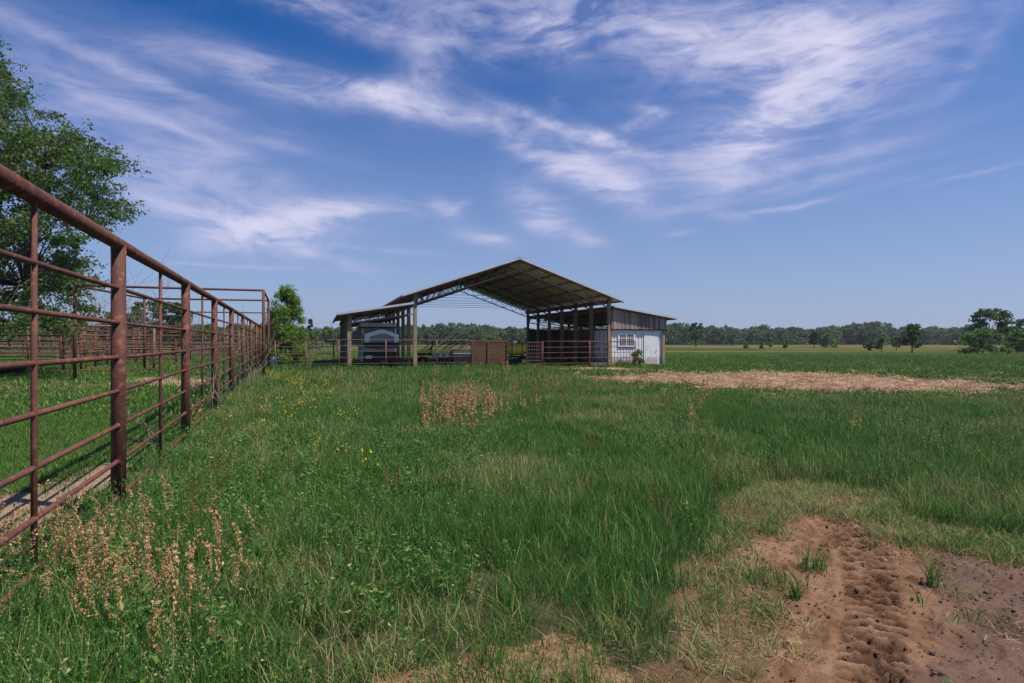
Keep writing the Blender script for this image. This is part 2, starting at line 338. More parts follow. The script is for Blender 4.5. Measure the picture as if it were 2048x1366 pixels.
def axis_coords(lo, hi, step, far_lo, far_hi, g=1.045):
    c = list(np.arange(lo, hi, step)); d = step; x = hi
    while x < far_hi: c.append(x); d *= g; x += d
    c.append(far_hi); d = step; x = lo
    out = []
    while x > far_lo:
        d *= g; x -= d; out.append(x)
    return np.array(sorted(out)+c)
def make_ground():
    xs = axis_coords(1.0, 3.5, .0135, -2600, 2600, 1.038); ys = axis_coords(2.4, 5.6, .0135, -60, 4200, 1.030)
    X, Y = np.meshgrid(xs, ys); nx, ny = len(xs), len(ys); Z = hgt(X, Y)
    r = region(X, Y); px, py = proj(X, Y)
    mud = r['mud']
    soft = fbm(X*4, Y*4, 77, 4)
    Z += mud*((soft-.5)*.075 - .012)+mud*(fbm(X*22, Y*22, 89, 3)-.5)*.016
    # clods
    Z += mud*np.clip(fbm(X*14, Y*14, 88, 3)-.60, 0, 1)*.10
    # tractor tyre print with lug bars
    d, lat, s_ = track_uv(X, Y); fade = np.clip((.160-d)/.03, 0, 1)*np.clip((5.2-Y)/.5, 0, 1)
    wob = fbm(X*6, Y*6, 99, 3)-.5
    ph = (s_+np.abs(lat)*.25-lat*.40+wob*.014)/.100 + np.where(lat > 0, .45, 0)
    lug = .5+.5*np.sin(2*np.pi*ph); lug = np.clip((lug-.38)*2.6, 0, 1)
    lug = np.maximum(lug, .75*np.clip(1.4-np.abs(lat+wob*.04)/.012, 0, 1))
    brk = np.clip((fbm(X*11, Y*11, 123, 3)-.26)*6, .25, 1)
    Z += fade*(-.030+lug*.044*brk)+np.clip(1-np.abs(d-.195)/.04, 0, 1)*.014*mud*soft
    st = r['straw']; Z += st*(.01+.12*np.clip(fbm(X*.9, Y*.9, 61, 4)-.45, 0, 1)+.03*fbm(X*5, Y*5, 63, 3))
    # colours of the ground itself, plus painted shade in the tyre print
    n1 = fbm(X*.9, Y*.9, 5, 4); n2 = fbm(X*6, Y*6, 6, 4); n3 = fbm(X*.08, Y*.05, 7, 4); n4 = fbm(X*.4, Y*.4, 8, 4)
    C = np.zeros(X.shape+(3,))
    def lerp(a, b, t): return a+(b-a)*t[..., None]
    C[:] = (.055, .058, .026); C = lerp(C, np.array((.085, .07, .04)), np.clip(n1*1.4-.3, 0, 1))
    far = np.clip((Y-22)/22, 0, 1)
    green = lerp(np.zeros_like(C)+np.array((.030, .058, .014)), np.array((.058, .088, .022)), np.clip(n4*1.6-.3, 0, 1))
    C = lerp(C, green, far)
    tan = np.array((.155,.115,.05)); tanm = np.clip((Y-88)/60, 0, 1)*np.clip((n3-.38)*5, 0.1, 1)*.8
    tanp = np.clip((fbm(X*.035+3, Y*.09, 27, 4)-.52)*9, 0, 1)*np.clip((Y-48)/14, 0, 1)*np.clip((X-6)/6, 0, 1)*.8
    C = lerp(C, tan, np.clip(np.maximum(tanm, tanp)*1.0, 0, 1))
    pen = r['pen']*np.clip((40-Y)/15, 0, 1); C = lerp(C, np.array((.050, .085, .022)), pen*.8)
    C = lerp(C, np.array((.060, .105, .024)), r['short']*np.clip((40-Y)/10, 0, 1)*.85)
    soil = lerp(np.zeros_like(C)+np.array((.140, .074, .041)), np.array((.255, .150, .090)), np.clip(n2*1.8-.4, 0, 1))
    C = lerp(C, soil*.85, r['thin']*.6)
    C = lerp(C, soil*1.25, np.maximum(r['sand'], 0)*.9)
    C = lerp(C, soil, mud)
    wet = mud*np.clip((px-1780+260*(fbm(X*3, Y*3, 31)-.5))/160, 0, 1)
    C = lerp(C, np.array((.115, .067, .047)), wet*.7)
    C = lerp(C, np.array((.050, .027, .018)), fade*mud*.9*(1-lug*brk))  # gaps between lugs: damp soil, with groove shade painted into the colour
    pd = np.maximum(r['pend'], np.maximum(r['pend2'], r['pend3'])); C = lerp(C, np.array((.30, .20, .14)), pd)
    C = lerp(C, lerp(np.zeros_like(C)+np.array((.42, .27, .17)), np.array((.22, .14, .09)), np.clip((n2-.55)*4, 0, 1)), st)
    C = lerp(C, np.array((.34, .22, .14)), r['bare2']*np.clip(n2*3-.6, .3, 1))
    # trodden earth below the barn roof
    bx = (X+5.53)*.948+(Y-32.45)*.319; by = -(X+5.53)*.319+(Y-32.45)*.948
    inb = ((bx > -3.6) & (bx < 16.4) & (by > -.3) & (by < 15)).astype(float)*np.clip(n1*2-.35, 0, .75); C = lerp(C, np.array((.23, .175, .115)), inb)
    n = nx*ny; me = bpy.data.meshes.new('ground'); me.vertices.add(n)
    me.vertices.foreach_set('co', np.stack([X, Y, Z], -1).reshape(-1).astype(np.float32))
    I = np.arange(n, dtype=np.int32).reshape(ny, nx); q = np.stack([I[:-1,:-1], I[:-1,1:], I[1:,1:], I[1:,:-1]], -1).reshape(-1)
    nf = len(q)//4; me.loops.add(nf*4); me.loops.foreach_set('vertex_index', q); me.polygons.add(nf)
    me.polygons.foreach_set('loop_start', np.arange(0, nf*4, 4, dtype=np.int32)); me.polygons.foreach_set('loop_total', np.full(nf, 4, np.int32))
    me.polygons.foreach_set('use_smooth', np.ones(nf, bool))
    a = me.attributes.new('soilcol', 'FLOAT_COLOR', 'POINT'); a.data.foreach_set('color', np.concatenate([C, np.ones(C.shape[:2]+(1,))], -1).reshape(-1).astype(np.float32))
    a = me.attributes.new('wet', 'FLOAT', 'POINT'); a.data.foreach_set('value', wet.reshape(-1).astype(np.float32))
    m, t, b = mat('ground_soil', .95, 0, 0)
    t.l.new(t.math('MULTIPLY', t.new('ShaderNodeAttribute', attribute_name='wet').outputs['Fac'], .15), b.inputs['Specular IOR Level'])
    at = t.new('ShaderNodeAttribute', attribute_name='soilcol').outputs['Color']; wt = t.new('ShaderNodeAttribute', attribute_name='wet').outputs['Fac']
    gp = t.new('ShaderNodeNewGeometry').outputs['Position']
    f = t.noise(gp, 11, 8, .7); f2 = t.noise(gp, 60, 5, .7); f3 = t.noise(gp, .35, 6, .65)
    k = t.math('ADD', t.math('MULTIPLY', f, .9), t.math('MULTIPLY', f3, .7)); k = t.math('ADD', k, .20)
    cc = t.new('ShaderNodeVectorMath', {0: at, 3: k}, operation='SCALE').outputs[0]; t.l.new(cc, b.inputs['Base Color'])
    t.l.new(t.math('SUBTRACT', .95, t.math('MULTIPLY', wt, .45)), b.inputs['Roughness'])
    hh = t.math('ADD', f, t.math('MULTIPLY', f2, .35)); bp = t.new('ShaderNodeBump', {'Height': hh, 'Strength': .8, 'Distance': .03}); t.l.new(bp.outputs[0], b.inputs['Normal'])
    me.materials.append(m); me.update(calc_edges=True)
    o = bpy.data.objects.new('ground', me); COL.objects.link(o); o['kind'] = 'structure'; return o
make_ground()

# ------------------------------------------------------------------ pole barn (local x = along the front, local y = towards the back)
BA = R(18.6); BL = Vector((-5.53, 32.45, 0))
def barn_world(u, v, z=0): return BL+Vector((u*math.cos(BA)-v*math.sin(BA), u*math.sin(BA)+v*math.cos(BA), z))
barn = thing('pole_barn', 'open sided timber pole barn with gabled metal roof and a lean-to on each side', 'barn', BL, BA)
WB = 12.38; RID = WB/2; ZR = 6.60; SL = .345; VS = [i*2.5 for i in range(7)]
def zr(u): return ZR-SL*abs(u-RID)
def zleft(u): return 3.80+(u+.07)*.165
def zright(u): return 3.86-(u-12.45)*.150
for v in VS:
    for u in (0, WB):
        z1 = zr(u)-.06
        MB().box(u-.10, u+.10, v-.10, v+.10, -.3, z1).build('post', 'post', barn)
for v in VS[:6]: MB().box(-3.70, -3.50, v-.10, v+.10, -.3, zleft(-3.6)-.05).build('post', 'post', barn)
for v in VS: MB().box(16.28, 16.48, v-.09, v+.11, -.3, zright(16.38)-.05).build('post', 'post', barn)
def roof_sheet(name, u0, z0, u1, z1, v0, v1, pitch=.3):
    mb = MB(); vs = []; v = v0; prof = []
    while v < v1:
        for dv, dz in ((0, 0), (.05, .035), (.09, .035), (.14, 0)):
            if v+dv <= v1: prof.append((v+dv, dz))
        v += pitch
    prof.append((v1, 0))
    n = len(prof); top = []
    for (uu, zz) in ((u0, z0), (u1, z1)):
        for lay in (.0, -.02):
            for (vv, dz) in prof: top.append((uu, vv, zz+dz+lay))
    f1 = []; f2 = []
    for i in range(n-1): f1.append((i, i+1, 2*n+i+1, 2*n+i)); f2.append((n+i, 2*n+n+i, 2*n+n+i+1, n+i+1))
    ed = [(i, n+i, n+i+1, i+1) for i in range(n-1)]+[(2*n+i, 2*n+i+1, 3*n+i+1, 3*n+i) for i in range(n-1)]
    mb.add(top, f1+ed, 0); o = len(mb.v)-len(top); mb.f += f2; mb.m += [1]*len(f2)
    return mb.build(name, ['galv', 'under'], barn)
UL, UR = -.78, 13.20
ov = -.42
roof_sheet('roof', UL, zr(UL), RID, ZR, ov, 15.4); roof_sheet('roof', RID, ZR, UR, zr(UR), ov, 15.4)
MB().beam((RID-.2, ov-.02, ZR-.02), (RID-.2, 15.42, ZR-.02), .02, .02).build('ridge_cap', 'galv', barn)
rc = MB(); rc.add([(RID-.25, ov-.03, ZR-.03), (RID, ov-.03, ZR+.06), (RID+.25, ov-.03, ZR-.03), (RID-.25, 15.43, ZR-.03), (RID, 15.43, ZR+.06), (RID+.25, 15.43, ZR-.03)], [(0,1,4,3),(1,2,5,4)]); rc.build('ridge_cap', 'trim', barn)
roof_sheet('lean_to_roof', -4.25, zleft(-4.25), -.13, zleft(-.13), ov, 12.9)
roof_sheet('lean_to_roof', 12.50, zright(12.50), 17.12, zright(17.12), ov, 15.4)
def barge(a, b, v, h=.11):
    MB().beam((a[0], v, a[1]-h*.5+.03), (b[0], v, b[1]-h*.5+.03), .03, h).build('barge_trim', 'trim', barn)
    MB().beam((a[0], v+.03, a[1]-h-.005), (b[0], v+.03, b[1]-h-.005), .04, .05).build('barge_board', 'timber_dark', barn)
barge((UL, zr(UL)), (RID, ZR), ov-.03); barge((RID, ZR), (UR, zr(UR)), ov-.03)
barge((-4.25, zleft(-4.25)), (-.13, zleft(-.13)), ov-.03); barge((12.50, zright(12.5)), (17.12, zright(17.12)), ov-.03)
# purlins
for i in range(7):
    u = UL+.06+i*(RID-UL-.2)/6.
    MB().box(u-.03, u+.03, ov, 15.35, zr(u)-.11, zr(u)-.03).build('purlin', 'truss', barn)
    u2 = WB-u; MB().box(u2-.03, u2+.03, ov, 15.35, zr(u2)-.11, zr(u2)-.03).build('purlin', 'truss', barn)
for i in range(4):
    u = -4.2+i*1.33; MB().box(u-.03, u+.03, ov, 12.85, zleft(u)-.15, zleft(u)-.03).build('purlin', 'timber_dark', barn)
    u = 12.6+i*1.47; MB().box(u-.03, u+.03, ov, 15.35, zright(u)-.15, zright(u)-.03).build('purlin', 'timber_dark', barn)
def lattice(a, b, depth, v, m='truss', step=.46, w_=.05, name='truss'):
    """parallel chord truss between two (u, z) top chord ends"""
    mb = MB(); A = Vector((a[0], v, a[1])); B = Vector((b[0], v, b[1])); D = Vector((0, 0, -depth))
    mb.beam(A, B, w_, .06).beam(A+D, B+D, w_, .075)
    L = (B-A).length; n = max(2, round(L/step/2)*2); pts = [A.lerp(B, i/n)+(D if i % 2 else Vector()) for i in range(n+1)]
    for p, q in zip(pts, pts[1:]): mb.tube([p, q], .02, 5)
    mb.beam(A, A+D, w_, .05, (1,0,0)).beam(B, B+D, w_, .05, (1,0,0))
    return mb.build(name, m, barn)
for i, v in enumerate(VS):
    m = 'truss' if i == 0 else 'rust'
    lattice((.12, zr(.12)-.16), (RID-.03, zr(RID)-.16), .56, v-.13, m); lattice((RID+.03, zr(RID)-.16), (WB-.12, zr(WB-.12)-.16), .56, v-.13, m)
    if i > 0: MB().tube([(1.95+.1, v-.13, 4.52), (WB-2.05, v-.13, 4.52)], .014, 6).build('tie_rod', 'rust', barn)
    if i < 6: lattice((-3.5, zleft(-3.5)-.15), (-.12, zleft(-.12)-.15), .48, v-.13, m, .42)
    if i > 0: lattice((12.5, zright(12.5)-.19), (16.28, zright(16.28)-.19), .42, v-.13, 'rust', .42)
for u, z in ((0, zr(0)-.30), (WB, zr(WB)-.30)):
    for s_ in (-1, 1): MB().box(u+s_*.135-.025, u+s_*.135+.025, -.2, 15.2, z-.12, z+.10).build('eave_beam', 'post' if s_ > 0 else 'rust', barn)
MB().box(12.49, 12.53, -.2, 15.2, 3.55, 3.72).build('ledger', 'rust', barn)
MB().box(-3.76, -3.71, -.2, 12.7, zleft(-3.7)-.40, zleft(-3.7)-.20).build('eave_beam', 'rust', barn)
MB().box(16.49, 16.54, -.2, 15.2, zright(16.5)-.40, zright(16.5)-.22).build('eave_beam', 'rust', barn)
# grey boards of the right hand gable
gb = MB(); u = 12.50; k = 0
while u < 16.50:
    d = .018*(k % 2)+random.random()*.008; u2 = min(u+.144, 16.52)
    zb = 2.405+random.uniform(-.01, .01)
    gb.add([(u,-.16-d,zb),(u2,-.16-d,zb),(u2,-.12,zb),(u,-.12,zb),(u,-.16-d,zright(u)-.14),(u2,-.16-d,zright(u2)-.14),(u2,-.12,zright(u2)-.14),(u,-.12,zright(u)-.14)],
           [(0,3,2,1),(4,5,6,7),(0,1,5,4),(1,2,6,5),(2,3,7,6),(3,0,4,7)]); u += .15; k += 1
tag(gb.build('gable_siding', 'boards', barn), 'weathered grey vertical boards')
MB().box(12.5, 16.5, -.11, -.04, 2.33, 2.47).build('girt', 'timber_dark', barn)
sw = MB(); v = 2.9; k = 0
while v < 14.9:
    sw.box(16.50, 16.53+.012*(k % 2), v, v+.164, .10+random.uniform(-.03,.04), 2.62+random.uniform(-.03,.03)); v += .17; k += 1
tag(sw.build('side_boarding', 'boards_side', barn), 'brown vertical board side wall')
sw = MB(); u = 12.52; k = 0
while u < 16.4:
    sw.box(u, u+.162, 15.12, 15.15+.012*(k % 2), .10+random.uniform(-.03,.04), 2.66+random.uniform(-.03,.03)); u += .17; k += 1
tag(sw.build('rear_boarding', 'boards_back', barn), 'vertical board rear wall with its backlit shade put into the colour')
for z in (.7, 1.9): MB().box(16.46, 16.50, 2.9, 14.9, z, z+.09).build('girt', 'timber_dark', barn)

# ------------------------------------------------------------------ white storage container under the right lean-to
ct = thing('storage_container', 'white ribbed metal storage container with barred window under the grey boarded gable', 'container', barn_world(12.60, .02), BA)
CW, CD, CH = 3.62, 2.42, 2.33
b_ = MB(); prof = []; x = 0
while x < CW-.01:
    for dx, dy in ((0, 0), (.10, 0), (.12, .02), (.18, .02), (.20, 0)): prof.append((min(x+dx, CW), dy))
    x += .22
vs = [(px_, py_, z) for z in (.06, CH) for px_, py_ in prof]; n = len(prof)
b_.add(vs, [(i, i+1, n+i+1, n+i) for i in range(n-1)]); b_.box(.0, CW, .03, CD, .06, CH); 
b_.build('body', 'white_metal', ct)
fr = MB().box(-.02, CW+.02, -.035, .0, CH-.02, CH+.07).box(-.02, CW+.02, -.035, -.003, .0, .10).box(CW-.02, CW+.07, -.03, .06, 0, CH+.05); fr.build('corner_frame', 'white_metal', ct)
win = MB().box(.44,1.66,-.06,-.02,2.04,2.13).box(.44,1.66,-.06,-.02,1.24,1.33).box(.44,.53,-.06,-.02,1.331,2.039).box(1.57,1.66,-.06,-.02,1.331,2.039).box(1.02,1.08,-.055,-.02,1.331,2.039).build('window', 'white', ct)
MB().box(.531,1.569,-.034,-.024,1.335,2.035).build('pane', 'glass', win)
br = MB()
for i in range(1, 8):
    x = .53+i*1.04/8
    if i != 4: br.box(x-.011, x+.011, -.052, -.036, 1.332, 2.038)
br.box(.532, 1.568, -.050, -.038, 1.80, 1.83); br.build('window_bars', 'white', win)
dr = MB().box(2.42, 3.36, -.05, -.012, .12, 2.06).build('door', 'white_metal', ct)
MB().box(2.34,2.41,-.045,-.004,.10,2.14).box(3.37,3.44,-.045,-.004,.10,2.14).box(2.411,3.369,-.045,-.004,2.07,2.14).build('door_frame', 'white', ct)
MB().lathe((3.25, -.05, 1.02), [(0,-.07),(.032,-.065),(.036,-.04),(.014,-.03),(.02,0)], 'y', 12).build('handle', 'rust', dr, True)
MB().box(2.0, 2.08, -.04, -.001, 1.0, 1.12).build('junction_box', 'grey_metal', ct)
for k in range(2):                                  # the two end doors that face into the barn
    y0 = .06+k*1.16; dd = MB().box(-.06, -.005, y0, y0+1.13, .14, 2.28)
    for zz in (.3, .85, 1.45, 1.95): dd.box(-.078, -.06, y0+.08, y0+1.05, zz, zz+.10)
    dd = dd.build('end_door', 'white_metal', ct)
    for q in (.28, .80): MB().tube([(-.10, y0+q, .12), (-.10, y0+q, 2.30)], .016, 8).build('lock_rod', 'wire', dd)
    MB().box(-.10, -.079, y0+.35, y0+.62, 1.05, 1.13).build('placard', 'rust', dd)

# ------------------------------------------------------------------ pop-up tent camper under the left lean-to
cp = thing('tent_camper', 'pop-up tent camper with white arched front cover raised under the left lean-to', 'camper', barn_world(-2.85, 1.0), BA)
MB().box(.02, 2.0, .75, 4.2, .45, 1.28).build('body', 'grey_metal', cp)
MB().box(.10, 1.92, .05, .74, .46, 1.0).build('storage_box', 'black', cp)
ld = MB().box(-.03, 2.03, .85, 4.2, 2.47, 2.70); ld.build('lid', 'lid', cp)
MB().box(-.05, 2.05, .83, 4.22, 2.41, 2.469).build('lid_rim', 'black', cp)
cv = MB(); cv.add([(.12,.70,1.30),(1.92,.70,1.30),(1.90,.95,2.41),(.14,.95,2.41),(.12,4.0,1.30),(1.92,4.0,1.30),(1.90,3.9,2.41),(.14,3.9,2.41)],[(0,1,2,3),(1,5,6,2),(5,4,7,6),(4,0,3,7)])
cv.build('tent_canvas', 'canvas', cp)
MB().box(.085, .115, 1.3, 3.4, 1.55, 2.15).build('tent_window', 'glass', cp)
for (p, q) in (((.06,.92,1.3),(.06,.92,2.42)), ((.06,.92,2.40),(.16,.62,1.95)), ((1.97,.92,1.3),(1.97,.92,2.42)), ((.06,3.8,1.3),(.06,3.8,2.42))): MB().tube([p, q], .03, 8).build('lift_post', 'white', cp)
OUT = [(.14,1.55),(.14,2.02),(.95,2.29),(1.22,2.29),(2.06,2.0),(2.06,1.55)]; INN = [(.40,1.56),(.40,1.87),(1.0,2.06),(1.33,2.06),(1.80,1.86),(1.80,1.56)]
def ringmesh(o_, i_, y0, y1):
    mb = MB(); n = len(o_)
    for s_ in range(n-1):
        a, b, c, d = o_[s_], o_[s_+1], i_[s_+1], i_[s_]
        mb.add([(a[0],y0,a[1]),(b[0],y0,b[1]),(c[0],y0,c[1]),(d[0],y0,d[1]),(a[0],y1,a[1]),(b[0],y1,b[1]),(c[0],y1,c[1]),(d[0],y1,d[1])],
               [(0,1,2,3),(7,6,5,4),(0,4,5,1),(3,2,6,7)])
    mb.add([(o_[0][0],y0,o_[0][1]),(i_[0][0],y0,i_[0][1]),(i_[0][0],y1,i_[0][1]),(o_[0][0],y1,o_[0][1])],[(0,1,2,3)])
    mb.add([(o_[-1][0],y0,o_[-1][1]),(i_[-1][0],y0,i_[-1][1]),(i_[-1][0],y1,i_[-1][1]),(o_[-1][0],y1,o_[-1][1])],[(3,2,1,0)]); return mb
ringmesh(OUT, INN, .0, .70).build('front_cover', 'white', cp)
hd = MB(); hd.add([(p[0]+.004*(1 if p[0] < 1 else -1), .06, p[1]-.004) for p in INN]+[(p[0], .5, p[1]) for p in INN], [tuple(range(5, -1, -1)), tuple(range(6, 12))]); hd.build('grey_hood', 'hood', cp)
sk = MB(); N = 18
for i in range(N):
    x0 = .14+1.92*i/N; x1 = .14+1.92*(i+1)/N; d0 = .03*math.sin(i*2.1); d1 = .03*math.sin((i+1)*2.1)
    sk.add([(x0, d0*.3, 1.55),(x1, d1*.3, 1.55),(x1, -.03+d1, 1.24),(x0, -.03+d0, 1.24)], [(0,3,2,1)])
sk.build('tarp_skirt', 'navy', cp)
MB().box(-.85, .08, 1.2, 3.2, 1.30, 1.40).build('bed_platform', 'white', cp)
be = MB(); be.add([(-.85,1.2,1.40),(.05,1.2,1.40),(.05,1.2,2.42),(-.45,1.2,2.15),(-.85,3.2,1.40),(.05,3.2,1.40),(.05,3.2,2.42),(-.45,3.2,2.15)],[(0,1,2,3),(7,6,5,4),(0,3,7,4),(3,2,6,7)]); be.build('bed_tent', 'canvas', cp)
MB().box(.20, .55, -.02, .04, .62, .80).build('vent_plate', 'lid', cp)
for y in (2.2,):
    for x in (.12, 1.72):
        wl = MB().lathe((x, y, .32), [(.16,0),(.32,.0),(.34,.04),(.34,.14),(.32,.18),(.16,.18)], 'x', 20).build('wheel', 'rubber', cp, True)
        MB().lathe((x, y, .32), [(.0,.03),(.15,.03),(.16,.0)], 'x', 14).build('rim', 'white', wl)
MB().beam((.7,.75,.48),(1.05,-.9,.42),.07,.08).beam((1.4,.75,.48),(1.05,-.9,.42),.07,.08).build('tow_bar', 'black', cp)

# ------------------------------------------------------------------ yellow sprayer, black tank, rusty rake
sp = thing('field_sprayer', 'yellow poly sprayer tank on a dark two wheeled frame beside the brown board panel', 'sprayer', (.30, 37.0, 0), R(6))
prof = [(0,-.66),(.16,-.655),(.30,-.60),(.37,-.48),(.385,-.30),(.40,-.28),(.385,-.26),(.385,.0),(.40,.02),(.385,.04),(.385,.28),(.40,.30),(.385,.32),(.37,.46),(.28,.60),(.14,.65),(0,.655)]
MB().lathe((0, 0, 1.10), prof, 'x', 24).build('tank', 'yellow', sp, True)
MB().lathe((.1, 0, 1.46), [(.14,0),(.15,.06),(.10,.09),(0,.10)], 'z', 16).build('tank_lid', 'black', sp, True)
MB().box(-.22, .02, -.12, .12, 1.50, 1.66).build('pump', 'white', sp)
MB().tube([(-.1,0,1.6),(.2,-.1,1.75),(.5,-.25,1.3),(.6,-.25,.8)], .02, 8).build('hose', 'black', sp)
for x in (-.33, .35): MB().box(x-.03, x+.03, -.42, .42, .66, .72).tube([(x,-.40,.70),(x,-.41,1.10),(x,-.28,1.40),(x,0,1.505),(x,.28,1.40),(x,.41,1.10),(x,.40,.70)], .022, 6).build('strap', 'black', sp)
MB().beam((-.8,-.35,.62),(.75,-.35,.62),.07,.09).beam((-.8,.35,.62),(.75,.35,.62),.07,.09).beam((-.7,-.35,.62),(-.7,.35,.62),.07,.09).beam((.7,-.35,.62),(.7,.35,.62),.07,.09).beam((-.8,0,.62),(-1.7,0,.45),.07,.08).build('frame', 'black', sp)
for y in (-.5, .5):
    wl = MB().lathe((.42, y-.08, .32), [(.15,0),(.30,.0),(.33,.03),(.33,.13),(.30,.16),(.15,.16)], 'y', 20).build('wheel', 'rubber', sp, True)
    MB().lathe((.42, y-.06, .32), [(0,.0),(.14,.0),(.15,.03)], 'y', 12).build('rim', 'yellow', wl)
MB().tube([(.6,-.3,.7),(.62,-.32,.1)], .02, 6).build('jack', 'rust', sp)

tk = thing('water_trough', 'low black stock tank with rounded grey lid left of the brown board panel', 'stock tank', (-3.0, 34.9, 0), BA)
prof = [(-.42,.0),(-.45,.35),(-.46,.55),(-.36,.80),(-.16,.93),(.12,.95),(.34,.84),(.45,.58),(.44,.35),(.42,0)]
tb = MB(); n = len(prof)
for x in (-.72, .72): tb.v += [(x, p[0], .20+p[1]*.95) for p in prof]
tb.f += [tuple(range(n-1,-1,-1)), tuple(range(n, 2*n))]+[(i, i+1, n+i+1, n+i) for i in range(n-1)]; tb.m += [0]*(n+1); tb.build('tank', 'black', tk)
MB().box(-.74, .74, -.47, .40, .84, .90).build('band', 'hood', tk)
MB().tube([(-.74,-.5,.9),(-1.0,-.55,.55),(-1.05,-.5,.15)], .035, 8).build('hose', 'black', tk)
MB().beam((-.9,-.35,.16),(.9,-.35,.16),.09,.09).beam((-.9,.35,.16),(.9,.35,.16),.09,.09).build('skid', 'rust', tk)

rk = thing('hay_rake', 'rusty hay rake with long slanted bars parked between the barn posts', 'farm implement', (-6.1, 38.0, 0), BA)
fr = MB(); fr.beam((-.3,0,.75),(3.3,0,.62),.10,.10).beam((-.3,.9,.80),(2.6,.9,.70),.08,.08).beam((0,0,.75),(0,.9,.80),.08,.08).beam((1.4,0,.7),(1.4,.9,.75),.08,.08).beam((.6,0,.72),(.9,.3,1.55),.08,.08).beam((2.4,0,.66),(4.3,-.2,.40),.09,.09).build('frame', 'rust', rk)
for i, (x, y) in enumerate(((.0,.2),(.45,.3),(.95,.2),(1.5,.1),(2.0,.3))):
    MB().tube([(x, y, .9+.06*i), (x+.85, y+.05, 1.60), (x+1.75, y+.1, 2.30+.12*math.sin(i*2))], [.036,.03,.02], 6).build('rake_bar', 'rust', rk)
for i in range(5):
    c = (.05+i*.62, .45, .78 if i % 2 else .62)
    wl = MB(); rr = .42
    wl.tube([(c[0]+rr*.8*math.cos(t*math.pi/10), c[1]+.04*math.sin(t), c[2]+rr*.8*math.sin(t*math.pi/10)) for t in range(21)], .016, 5)
    for t in range(20):
        a = t*math.pi/10; wl.tube([c, (c[0]+rr*1.25*math.cos(a), c[1]+.05, c[2]+rr*1.25*math.sin(a))], .009, 4)
    wl.build('rake_wheel', 'rust', rk)
for x in (.3, 2.3):
    wl = MB().lathe((x, .95, .30), [(.12,0),(.27,.0),(.30,.03),(.30,.12),(.27,.15),(.12,.15)], 'y', 18).build('wheel', 'rubber', rk, True)
    MB().lathe((x, .97, .30), [(0,0),(.12,0),(.13,.03)], 'y', 12).build('rim', 'white', wl)
for x in (.9, 1.35, 1.75, 2.1): MB().lathe((x, -.12, .72+.1*math.sin(x*9)), [(0,0),(.13,.01),(.16,.06),(.08,.12),(0,.13)], 'y', 12).build('hub_cap', 'white', rk)

# items kept along the barn side wall
t = thing('step_ladder', 'green step ladder leaning inside the right lean-to', 'ladder', barn_world(12.9, 9.5), BA)
MB().tube([(0,0,0),(.1,.25,1.5)], .025, 6).tube([(.4,0,0),(.45,.25,1.5)], .025, 6).build('rails', 'green', t)
for i in range(5): MB().beam((.02+i*.02,.04+i*.045,.25+i*.26),(.41+i*.01,.04+i*.045,.25+i*.26),.05,.03).build('tread', 'green', t)
t = thing('barrel', 'dark upright drum standing in the shade of the right lean-to', 'barrel', barn_world(14.0, 8.2))
MB().lathe((0,0,0), [(0,.0),(.28,.0),(.29,.02),(.28,.3),(.295,.31),(.28,.33),(.28,.6),(.295,.61),(.28,.63),(.28,.88),(.29,.9),(.27,.89),(0,.88)], 'z', 20).build('drum', 'navy', t, True)
MB().lathe((.12,0,.88), [(.0,.03),(.04,.03),(.04,0)], 'z', 10).build('bung', 'rust', t)

# ------------------------------------------------------------------ pipe fences
def fence(name, label, a, b, posts, zs, ztop, m='pipe', pr=.055, rr=.028, tr=None, ups=None, group=None, z0=-.25, extra=None, base=None, cat='fence'):
    """straight run a->b (x, y); posts = distances; zs = rail heights"""
    a = Vector((*a, 0)); b = Vector((*b, 0)); L = (b-a).length; ang_ = math.atan2(b.y-a.y, b.x-a.x)
    t = thing(name, label, cat, a, ang_, group)
    for s_ in posts: MB().tube([(s_, 0, z0), (s_, 0, ztop)], pr, 14).build('post', m, t, True)
    for z in zs:
        kn = [(i*L/24, rr) for i in range(25)]
        for s_ in posts: kn += [(s_+q*(pr+e), rr*f) for q in (-1, 1) for e, f in ((.014, 1.0), (.006, 1.28), (-.006, 1.4))]     # weld beads
        kn.sort(); ph_ = random.uniform(0, 6)
        MB().tube([(x, .004*math.sin(x*.9+ph_), z+.008*math.sin(x*.7+ph_*2)) for x, _ in kn], [q for _, q in kn], 10).build('rail', m, t, True)
    if tr: MB().tube([(-.05, 0, ztop), (L*.33, 0, ztop+.01), (L*.66, 0, ztop-.01), (L+.05, 0, ztop)], tr, 16).build('top_rail', m, t, True)
    for s_ in (ups or []): MB().tube([(s_, 0, z0), (s_, 0, ztop)], rr*.95, 10).build('upright', m, t, True)
    return t
K = -.3963; X0 = -1.56; cf = math.hypot(1, K)
def fl(Y): return (X0+K*Y, Y)
PY = [-2.0, 1.75, 5.28, 8.79, 12.3, 16.1, 20.4, 24.8, 29.2, 33.8, 38.4, 43, 47.6, 52.2, 56.8, 61.4]
y0 = -2.0
fence('pipe_fence', 'tall oxide red pipe fence with thick top rail running away from left foreground', fl(y0), fl(61.4),
      [(y-y0)*cf for y in PY], [2.09, 1.78, 1.456, 1.15, .824, .498, .164], 2.50, 'pipe', .062, .0195, .057,
      [((p+q)/2-y0)*cf for p, q in zip(PY, PY[1:])])
